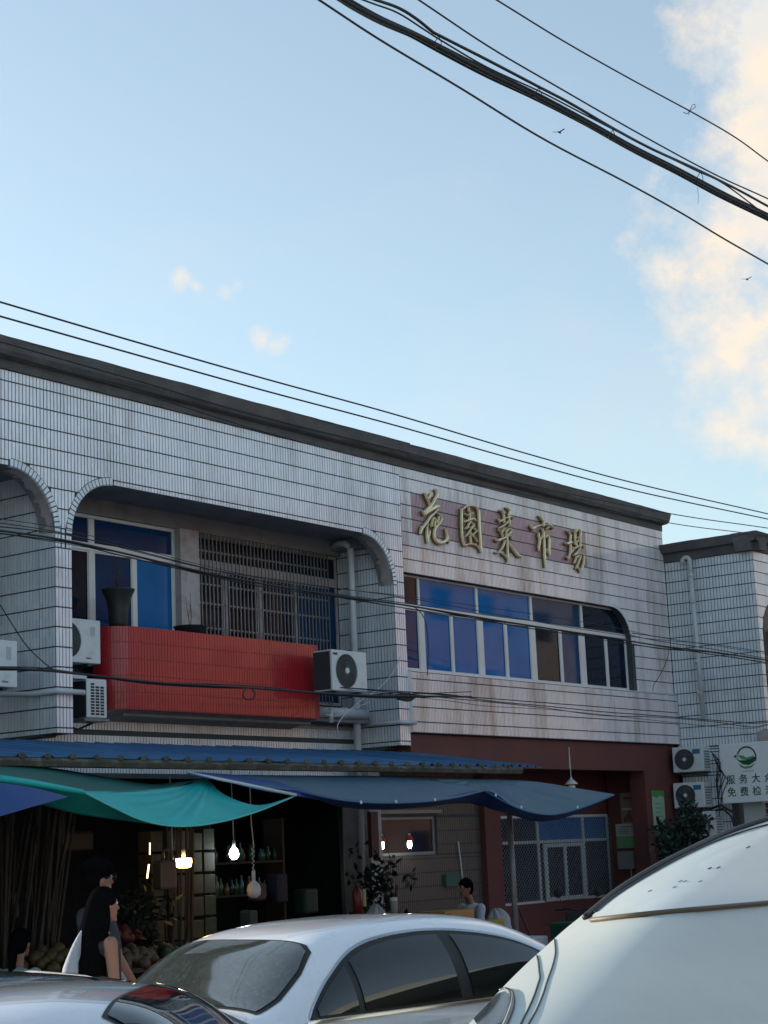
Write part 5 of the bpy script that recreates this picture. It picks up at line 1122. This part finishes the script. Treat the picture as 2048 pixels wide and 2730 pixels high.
TAB2 = [((l if l < .9 else (.9+(l-.9)*.72 if l < 1.8 else (1.55+(l-1.8)*.62 if l < 3.05 else (2.325+(l-3.05)*.50 if l < 3.85 else l-1.125)))), a, b, c) for l, a, b, c in TAB]
def sedan(label, loc, rot, m_body, tab=TAB, group=None):
    t = empty('parked_car', label, 'car', group, loc); t.rotation_euler = (0, 0, rot); c = Car(tab, 4.6, 1.5)
    c.body(m_body, t); return t, c
hd = math.radians(-6.8)
S1, c1_ = sedan('pearl white sedan in the middle foreground with a dusty sloping rear window', (6.505, 7.16, 0), hd, M_pearl)
wheels(S1, (1.0, 3.85), .87)
# rear glass: seal, glass, wiper-like streak marks come from the material
c1_.top_panel('rear_seal', [(.90, .67), (1.05, .70), (1.25, .665), (1.40, .59), (1.43, .52)], M_black, S1, .004)
rg = c1_.top_panel('rear_window', [(.92, .64), (1.05, .67), (1.25, .635), (1.385, .56), (1.41, .49)], M_rearglass, S1, .009)
for s in (1, -1):
    lo = [(1.13, .995), (3.60, .985)]; hi = smoothline([(1.13, 1.0), (1.20, 1.07), (1.36, 1.19), (1.60, 1.315), (1.9, 1.375), (2.3, 1.39), (2.7, 1.355), (3.05, 1.28), (3.35, 1.15), (3.60, .99)])
    c1_.side_panel('window_seal', lo, hi, M_black, S1, .004, s)
    def up(d): return [(a, b-d) for a, b in hi]
    def seg(l0, l1, nm, m=M_carglass, d=.022, e=.010, zl=1.008): c1_.side_panel(nm, [(l0, zl), (l1, zl)], up(d), m, S1, e, s)
    seg(1.20, 1.50, 'quarter_glass'); seg(1.55, 2.34, 'door_glass'); seg(2.45, 3.50, 'door_glass')
    c1_.side_panel('chrome_strip', [(1.10, .972), (3.66, .962)], [(1.10, .988), (3.66, .980)], M_chrome, S1, .011, s, 2)
    c1_.side_panel('chrome_arch', [(a, b+.002) for a, b in hi], [(a, b+.014) for a, b in hi], M_chrome, S1, .008, s, 2)
    c1_.side_panel('door_handle', [(2.0, .87), (2.2, .87)], [(2.0, .90), (2.2, .90)], M_pearl, S1, .03, s, 2)
    c1_.side_panel('tail_light', [(.03, .74), (.32, .78)], [(.03, .86), (.32, .88)], mat('red lens', (.30, .01, .01), .1) if 'red lens' not in MATS else MATS['red lens'], S1, .04, s, 3)
# low slung white car cut by the frame, nose to the right
S2, c2_ = sedan('nearest white car at the lower left, only its pale roof and dark windscreen in view', (3.20, 6.28, 0), math.radians(-56), M_white2, TAB2)
S2.scale = (1, 1, .985); wheels(S2, (.9, 2.95), .87)
c2_.top_panel('windscreen_seal', [(2.232, .54), (2.45, .645), (2.675, .745)], M_black, S2, .004)
c2_.top_panel('windscreen', [(2.25, .53), (2.45, .63), (2.66, .73)], M_carglass, S2, .009)
c2_.top_panel('rear_window', [(.965, .62), (1.2, .60), (1.36, .54)], M_carglass, S2, .007)
for s in (1, -1):
    hi = smoothline([(1.05, 1.0), (1.22, 1.19), (1.40, 1.315), (1.6, 1.375), (1.9, 1.39), (2.1, 1.355), (2.28, 1.28), (2.42, 1.15), (2.56, .99)])
    c2_.side_panel('window_seal', [(1.05, .995), (2.56, .985)], hi, M_black, S2, .004, s)
    for a, b in ((1.12, 1.85), (1.92, 2.5)): c2_.side_panel('door_glass', [(a, 1.01), (b, 1.01)], [(p, q-.022) for p, q in hi], M_carglass, S2, .010, s)
S3, c3_ = sedan('dark grey car roof behind the nearest white car at the left edge', (2.9, 7.1, 0), math.radians(-20), M_greycar); S3.scale = (1, 1, .955)
wheels(S3, (1.0, 3.85), .87)
c3_.top_panel('windscreen', [(2.92, .57), (3.1, .63), (3.80, .73)], M_carglass, S3, .007)
for s in (1, -1):
    c3_.side_panel('door_glass', [(1.25, 1.0), (3.4, 1.0)], [(a, b-.01) for a, b in hi], M_carglass, S3, .007, s)

# big silver car at the right, body skin built as one curved shell
V = empty('parked_car', 'big pale silver vehicle in the lower right corner with brown trim line', 'car')
M_silver = mat('pale silver paint', (.56, .61, .58), .42, metal=.0, var=.03, scale=2, coat=.12, dirt=(.46, .51, .50), dirt_amt=.3, dirt_scale=6, spec=.4)
MATS['pale silver paint'].node_tree.nodes['Principled BSDF'].inputs['Coat Roughness'].default_value = .3
M_vglass = mat('sky pale dusty glass', (.60, .67, .67), .35, var=.04, scale=3, coat=.15, spec=.5, dirt=(.50, .55, .54), dirt_amt=.3, dirt_scale=14)  # pale base stands in for the sky's reflection, dirt mask adds dust
M_trim = mat('brown bronze trim', (.13, .105, .075), .5, metal=.0, var=.1, spec=.3)
# silhouette point, its depth, right hand end of the same row
ROWS = [((1010, 2985), 3.0, (2500, 2990), 2.75), ((1140, 2850), 3.25, (2500, 2870), 2.85), ((1250, 2730), 3.45, (2500, 2735), 3.0), ((1338, 2635), 3.65, (2500, 2640), 3.15), ((1400, 2573), 3.8, (2500, 2545), 3.3), ((1460, 2519), 3.95, (2500, 2455), 3.42),
        ((1503, 2480), 4.05, (2500, 2400), 3.5), ((1545, 2446), 4.15, (2500, 2366), 3.56)]
ROWS2 = [((1545, 2446), 4.15, (2500, 2366), 3.56), ((1600, 2402), 4.25, (2500, 2330), 3.66), ((1680, 2345), 4.38, (2500, 2280), 3.85), ((1770, 2293), 4.5, (2500, 2225), 4.05), ((1870, 2245), 4.65, (2500, 2170), 4.25), ((2048, 2176), 4.9, (2500, 2105), 4.5), ((2230, 2123), 5.2, (2500, 2065), 4.8)]
def shell_rows(R, n=26, off=0):
    out = []
    for (a, ya, b, yb) in R:
        row = []
        for i in range(n+1):
            u = (i/n)**1.6; px, py = a[0]+(b[0]-a[0])*u, a[1]+(b[1]-a[1])*u
            f_ = min(1, u/.42); Y = ya+(yb-ya)*(1-(1-f_)**2.4); row.append(at_y(px, py, Y-off))
        out.append(row)
    return out
def dens(rows, k=5):
    cols = [curve([r[i] for r in rows], (len(rows)-1)*k) for i in range(len(rows[0]))]; return [[c[j] for c in cols] for j in range(len(cols[0]))]
low_ = dens(shell_rows(ROWS)); upp = dens(shell_rows(ROWS2))
bk_dir = Vector((math.cos(math.radians(26)), math.sin(math.radians(26)), 0))
def close(rows, name, m):
    mb = MB().grid(rows)
    e = [r[0] for r in rows]; mb.grid([[p+bk_dir*.0+Vector((0, 0, 0)) for p in e], [p+bk_dir*.35+Vector((0, 0, -.02)) for p in e], [p+bk_dir*2.2+Vector((0, 0, -.06)) for p in e]])
    e = [r[-1] for r in rows]; mb.grid([e, [p+bk_dir*2.0 for p in e]])
    return mb.build(name, m, V, smooth=True)
close(low_, 'bonnet', M_silver)
close(upp, 'window_surround', M_silver)
top_e = upp[-1]; MB().grid([top_e, [p+bk_dir*1.5+Vector((0, 0, .03)) for p in top_e], [p+bk_dir*2.6+Vector((0, 0, -.1)) for p in top_e]]).build('roof', M_silver, V, smooth=True)
bot = low_[0]; MB().grid([bot, [Vector((p.x+.05, p.y-.02, .45)) for p in bot], [Vector((p.x+.2, p.y+.1, .22)) for p in bot]]).build('bumper', M_silver, V, smooth=True)
for p_ in (at_y(1500, 2700, 3.6), at_y(2400, 2700, 3.4)):
    for q in (0, 2.3): MB().lathe([(.22, -.11), (.31, -.10), (.34, -.07), (.34, .07), (.31, .10), (.22, .11)], (p_.x+.35+q*bk_dir.x, p_.y+.55+q*bk_dir.y, .34), 24, 'y').build('wheel', M_black, V, smooth=True)
def vstrip(pts, Ys, w, name, m, proud=.012, seg=8):
    P = [at_y(x, y, Y) for (x, y), Y in zip(pts, Ys)]; P = curve(P, len(P)*6); return MB().tube(P, w, seg).build(name, m, V, smooth=True)
def surf_y(px, py):
    """ depth of the shell under a picture point """
    best = None
    for rows in (ROWS, ROWS2):
        for (a, ya, b, yb), (a2, ya2, b2, yb2) in zip(rows, rows[1:]):
            for q in range(11):
                v = q/10; A_ = (a[0]+(a2[0]-a[0])*v, a[1]+(a2[1]-a[1])*v); B_ = (b[0]+(b2[0]-b[0])*v, b[1]+(b2[1]-b[1])*v)
                u = (px-A_[0])/(B_[0]-A_[0]); y = A_[1]+(B_[1]-A_[1])*u
                if best is None or abs(y-py) < best[0]:
                    ya_, yb_ = ya+(ya2-ya)*v, yb+(yb2-yb)*v; f_ = min(1, max(0, u)/.42); best = (abs(y-py), ya_+(yb_-ya_)*(1-(1-f_)**2.4))
    return best[1]
from mathutils.bvhtree import BVHTree
_g = MB().grid(low_).grid(upp); _bvh = BVHTree.FromPolygons([Vector(v) for v in _g.v], _g.f)
def on_shell(pts, off=.006):
    out = []
    for x, y in pts:
        d = (FW*FPX+RT*(x-1024)-UP*(y-1365)).normalized(); h, n_, _, _ = _bvh.ray_cast(Vector((0, 0, HC)), d)
        if h is None: h, n_, _, _ = _bvh.find_nearest(at_y(x, y, surf_y(x, y)))
        if n_.dot(d) > 0: n_ = -n_
        out.append(h+n_*off)
    return out
def seam(pts, w, name, m, off=.002): return MB().tube(curve(on_shell(pts, off), len(pts)*5), w, 6).build(name, m, V, smooth=True)
MB().tube(curve(on_shell([(1578, 2459), (1640, 2452), (1730, 2442), (1850, 2430), (1950, 2420), (2060, 2410), (2250, 2392), (2500, 2370)], .010), 40), .011, 10).build('trim_strip', M_trim, V, smooth=True)
seam([(1432, 2549), (1436, 2566), (1438, 2590), (1440, 2608), (1434, 2628), (1425, 2655), (1412, 2685), (1397, 2715), (1385, 2740), (1340, 2830)], .0035, 'panel_gap', M_black)
seam([(1479, 2505), (1481, 2526), (1481, 2545), (1474, 2575), (1460, 2615), (1447, 2655), (1430, 2695), (1408, 2735), (1360, 2840)], .003, 'panel_gap', M_black)
# the window: dark rubber along its far edge, bright glass inside
def patch(outline_lo, outline_hi, n, m_, name, mt, off):
    lo, hi = curve([(x, y, 0) for x, y in outline_lo], n), curve([(x, y, 0) for x, y in outline_hi], n); R = []
    for a, b in zip(lo, hi): R.append(on_shell([(a.x+(b.x-a.x)*j/m_, a.y+(b.y-a.y)*j/m_) for j in range(m_+1)], off))
    return MB().grid(R).build(name, mt, V, smooth=True)
patch([(1580, 2456), (1700, 2443), (1850, 2428), (2048, 2408), (2490, 2366)], [(1583, 2446), (1647, 2394), (1743, 2334), (1838, 2283), (1934, 2241), (2048, 2205), (2490, 2110)], 40, 10, 'side_glass', M_vglass, .012)
seam([(1562, 2452), (1600, 2420), (1655, 2376), (1743, 2321), (1838, 2271), (1934, 2227), (2048, 2188), (2200, 2142)], .015, 'rubber_seal', M_black, .012)
seam([(1590, 2440), (1647, 2394), (1743, 2334), (1838, 2283), (1934, 2241), (2048, 2205), (2200, 2165)], .005, 'inner_seal', M_black, .016)
patch([(1275, 2740), (1310, 2770), (1352, 2710), (1361, 2664)], [(1264, 2722), (1297, 2687), (1328, 2655), (1350, 2648)], 14, 6, 'head_lamp', mat('smoky lamp lens', (.05, .07, .08), .08, spec=.8, coat=1, var=.4, scale=14), .008)
seam([(1334, 2648), (1350, 2643), (1363, 2653), (1364, 2680), (1356, 2706), (1344, 2735), (1320, 2780)], .004, 'lamp_rim', M_chrome, .012)
seam([(1342, 2640), (1356, 2638), (1370, 2650), (1372, 2680), (1364, 2708), (1350, 2740)], .0025, 'panel_gap', M_black, .004)

# ================================================================== overhead wires
for x, y in ((1893, 2322), (1916, 2320), (1995, 2265), (1815, 2357), (1828, 2357), (1868, 2357), (1800, 2373), (1735, 2383)):
    seam([(x-5, y+2), (x+4, y-2)], .0022 if y < 2350 else .0014, 'dirt_speck', M_acdark, .014)
GW = 'wires overhead'
def wire(pts, r, label, Y, group=GW, m=M_cable, n=60, name='overhead_wire', ext=True):
    P = [at_y(x, y, Y if not isinstance(Y, tuple) else Y[0]+(Y[1]-Y[0])*min(1, max(0, (x-1100)/900))) for x, y in pts]
    if ext:
        P = [P[0]+(P[0]-P[1])*2.0]+P+[P[-1]+(P[-1]-P[-2])*2.0]
    return tag(MB().tube(curve(P, n), r, 8).build(name, m, smooth=True), label, 'wire', group)
wire([(836, -10), (1013, 106), (1228, 235), (1448, 370), (1680, 492), (1820, 570), (1926, 634), (2048, 704)], .0085, 'lowest single wire of those crossing the upper right sky', 7.0)
wire([(1105, -8), (1300, 122), (1470, 222), (1700, 354), (1900, 462), (2048, 530)], .0075, 'thin wire just above the thick bundle crossing the upper right sky', 7.2)
wire([(1318, -4), (1500, 108), (1680, 210), (1850, 302), (1960, 366), (2048, 430)], .0075, 'highest thin wire at the upper right, carrying a small wire loop', 7.4)
bp_ = [(870, -30), (930, 8), (1010, 50), (1100, 90), (1180, 132), (1300, 195), (1430, 258), (1560, 326), (1680, 392), (1800, 452), (1920, 516), (2048, 578)]
for k, (dx, dy, r) in enumerate(((0, 0, .017), (6, -4, .014), (-4, 5, .015), (3, 8, .012), (-8, -2, .010))):
    wire([(x+dx*(1+.4*math.sin(i*1.3+k)), y+dy*(1+.35*math.sin(i*.9+k*2))) for i, (x, y) in enumerate(bp_)], r, ['thickest strand of the heavy cable bundle', 'upper strand of the heavy cable bundle', 'lower strand of the heavy cable bundle', 'lowest strand of the heavy cable bundle', 'thin left strand of the heavy cable bundle'][k]+' crossing the upper right sky', 7.0+k*.03, 'strands of the heavy cable bundle')
wire([(985, -6), (1060, 20), (1110, 50), (1150, 82), (1172, 95), (1300, 160), (1430, 228), (1520, 275), (1640, 345), (1740, 398), (1850, 448), (1960, 502), (2048, 550)], .012, 'twisted messenger cable riding above the heavy bundle', 6.95)
wire([(985, 6), (1060, 34), (1130, 78), (1180, 110), (1300, 180), (1440, 244), (1560, 306), (1700, 378), (1850, 452), (1930, 490), (2048, 578)], .007, 'thin companion of the messenger cable', 6.93)
for i, (x, y, w) in enumerate(((1168, 96, 24), (1435, 234, 26), (1632, 346, 24), (1866, 458, 24))):
    lp = [(x+2, y), (x-w*.4, y+18), (x-w*.25, y+28), (x+w*.35, y+26), (x+w*.35, y+16), (x+2, y)]
    tag(MB().tube([at_y(a, b, 6.97) for a, b in lp], .0035, 6).build('wire_tie', M_cable), ['leftmost', 'second from left', 'third from left', 'rightmost'][i]+' wire hanger tying the heavy bundle to its messenger cable', 'wire tie', 'hangers of the heavy bundle')
tag(MB().tube([at_y(a, b, 7.39) for a, b in ((1822, 299), (1832, 304), (1838, 296), (1854, 286), (1853, 278), (1846, 280), (1840, 292), (1836, 306))], .0035, 6).build('wire_loop', M_cable), 'small pale loop of wire clipped to the highest wire', 'wire loop')
tag(MB().tube([at_y(a, b, 7.0) for a, b in ((1860, 500), (1862, 520), (1861, 545))], .002, 5).build('loose_end', M_cable), 'short loose wire end hanging under the heavy bundle', 'wire end')
wire([(-20, 800), (0, 805), (350, 908), (700, 1008), (1050, 1104), (1400, 1208), (1700, 1290), (2048, 1370)], .010, 'upper of two wires running just over the cornice', 12.0, 'pair of wires over the roof edge')
wire([(-20, 838), (0, 843), (350, 942), (700, 1040), (1050, 1133), (1400, 1232), (1700, 1310), (2048, 1384)], .010, 'lower of two wires running just over the cornice', 12.0, 'pair of wires over the roof edge')
wire([(-20, 905), (350, 1010), (700, 1112), (1061, 1200), (1400, 1290), (1791, 1370), (2048, 1408)], .008, 'wire crossing the cornice of the sign building', 12.4, 'wires in front of the cornice')
wire([(-20, 935), (350, 1040), (700, 1150), (1061, 1243), (1400, 1318), (1790, 1395), (2048, 1428)], .007, 'lowest wire crossing in front of the upper tiles', 12.6, 'wires in front of the cornice')
def bundle(paths, Y, what, grp):
    for k, (pts, r) in enumerate(paths):
        wire(pts, r, what[k], (Y+.02*k if not isinstance(Y, tuple) else (Y[0]+.02*k, Y[1]+.02*k)), grp, name='facade_wire')
mid = [(-20, 1412), (150, 1436), (330, 1475), (520, 1520), (700, 1556), (900, 1588), (1085, 1614), (1300, 1650), (1480, 1678), (1640, 1702), (1760, 1722), (1900, 1738), (2048, 1760)]
def wob(p, a, s): return [(x, y+a*math.sin(i*1.7+s)+a) for i, (x, y) in enumerate(p)]
bundle([(mid, .012), (wob(mid, 4, 1), .008), (wob(mid, 4, 4), .007), ([(x, y-10-6*math.sin(i*.9)) for i, (x, y) in enumerate(mid)], .006), ([(x, y-16-5*math.cos(i*1.1)) for i, (x, y) in enumerate(mid)], .005), ([(x, y-24-8*math.cos(i*.8)) for i, (x, y) in enumerate(mid)], .004), ([(x, y+6+5*math.sin(i*2.2)) for i, (x, y) in enumerate(mid)], .004)], (13.75, 12.25),
       ['thickest cable of the sagging bundle across the arches and blue windows', 'dark cable twined under the thickest cable of the arch bundle', 'second dark cable twined in the arch bundle', 'thin wire riding just above the arch bundle', 'thin wire higher above the arch bundle', 'highest frayed wire above the arch bundle', 'loose thin wire below the arch bundle'], 'bundle of wires across the arches')
lo_ = [(-20, 1780), (100, 1786), (200, 1795), (400, 1818), (560, 1828), (700, 1836), (860, 1848), (1000, 1855), (1090, 1856)]
bundle([(lo_, .014), (wob(lo_, 2.5, 2), .010), ([(x, y-3-3*math.sin(i*1.7)) for i, (x, y) in enumerate(lo_)], .006)], 13.9, ['thickest wire of the low bundle across the red parapet', 'second wire of the low bundle across the red parapet', 'thin wire of the low bundle across the red parapet'], 'low bundle across the red parapet')
lo2 = [(1095, 1845), (1200, 1852), (1300, 1868), (1450, 1882), (1600, 1897), (1750, 1908), (1900, 1920), (2000, 1928), (2048, 1926)]
bundle([(lo2, .007), ([(x, y+6+4*math.sin(i*2)) for i, (x, y) in enumerate(lo2)], .006), ([(x, y+12+5*math.sin(i*1.3)) for i, (x, y) in enumerate(lo2)], .004)], (13.95, 12.2), ['upper wire of the low run across the sill band', 'middle twisted wire across the sill band', 'lowest thin wire across the sill band'], 'low run across the sill band')
wire([(1082, 1612), (1110, 1622), (1132, 1650), (1140, 1690), (1142, 1740), (1140, 1800)], .007, 'black cable drooping down past the blue windows', 14.2, None, name='facade_wire', ext=False)
wire([(1784, 1722), (1782, 1745), (1770, 1780), (1752, 1812), (1743, 1825), (1741, 1842)], .006, 'dark cable curling down the tiles right of the windows', 14.35, None, name='facade_wire', ext=False)
wire([(0, 1612), (30, 1660), (70, 1720), (110, 1760), (145, 1788)], .006, 'black wire slanting down the left partition', 13.9, None, name='facade_wire', ext=False)
wire([(1068, 1750), (1050, 1790), (1010, 1835), (960, 1870), (920, 1905), (900, 1935), (905, 1960)], .006, 'loose pale string hanging by the right partition', 14.3, None, m=M_pvc, name='loose_string', ext=False)
wire([(870, 1905), (900, 1908), (940, 1890), (985, 1872)], .006, 'second loose pale string under the right air conditioner', 14.3, None, m=M_pvc, name='loose_string', ext=False)
tag(MB().tube([at_y(664+16*math.cos(a)*(1+.1*math.sin(3*a)), 1850+16*math.sin(a), 13.85) for a in [2*PI*k/20*1.9 for k in range(21)]], .009, 6).build('wire_coil', M_cable), 'coil of black wire hanging against the red parapet', 'wire coil')
tag(MB().prism([at_y(x, y, 14.1) for x, y in ((1062, 1850), (1092, 1846), (1112, 1858), (1096, 1870), (1070, 1864))], (0, .08, 0)).build('junction_box', M_cable), 'dark wire clamp at the corner of the right partition', 'wire clamp')
# two birds far up
for x, y, lab in ((1492, 353, 'tiny bird gliding under the heavy cable bundle'), (1992, 745, 'tiny bird low against the cloud bank at the right')):
    p = at_y(x, y, 30); t = empty('bird', lab, 'bird', None, p); MB().lathe([(.001, -.14), (.03, -.06), (.035, .02), (.02, .09), (.001, .13)], (0, 0, 0), 8, 'x').build('body', M_cable, t)
    MB().add([(0.04, 0, .01), (-.05, 0, .01), (-.10, .26, .07), (-.02, .24, .07), (-.10, -.26, .05), (-.02, -.24, .05)], [(0, 1, 2, 3), (0, 5, 4, 1)]).build('wings', M_cable, t)

# ================================================================== street opposite (mirrored in the glass)
def facade(label, x0, x1, y, h, m, cols, rows, m_r=M_conc, depth=10):
    t = empty('street_building', label, 'building'); MB().box(x0, x1, y-depth, y, 0, h).build('wall', m, t); MB().box(x0-.2, x1+.2, y-depth, y+.2, h, h+.25).build('roof', m_r, t)
    wme = MB().box(0, 1.5, 0, .06, 0, 1.4).mesh('window', M_gdark); w = (x1-x0)/cols
    for i in range(cols):
        for j in range(rows): new_obj('window', wme, t, (x0+w*i+(w-1.5)/2, y, 1.2+j*(h-1)/rows))
    return t
M_peach = mat('peach render', (.36, .20, .13), .85, var=.12, scale=.4); M_cream = mat('cream render', (.26, .23, .20), .85, var=.12, scale=.4); M_brick = mat('orange brown render', (.20, .10, .055), .85, var=.2, scale=.5)
facade('peach apartment block far across the street', 46, 66, -13, 14.5, M_peach, 6, 4)
facade('pale apartment block at the end of the street opposite', 67, 92, -15, 18, M_cream, 7, 5)
facade('low orange brown shop row directly across the street', 14, 44, -8, 7.6, M_brick, 11, 2)
facade('cream house across the street at the left', -16, 12, -11, 6.5, M_cream, 7, 2)
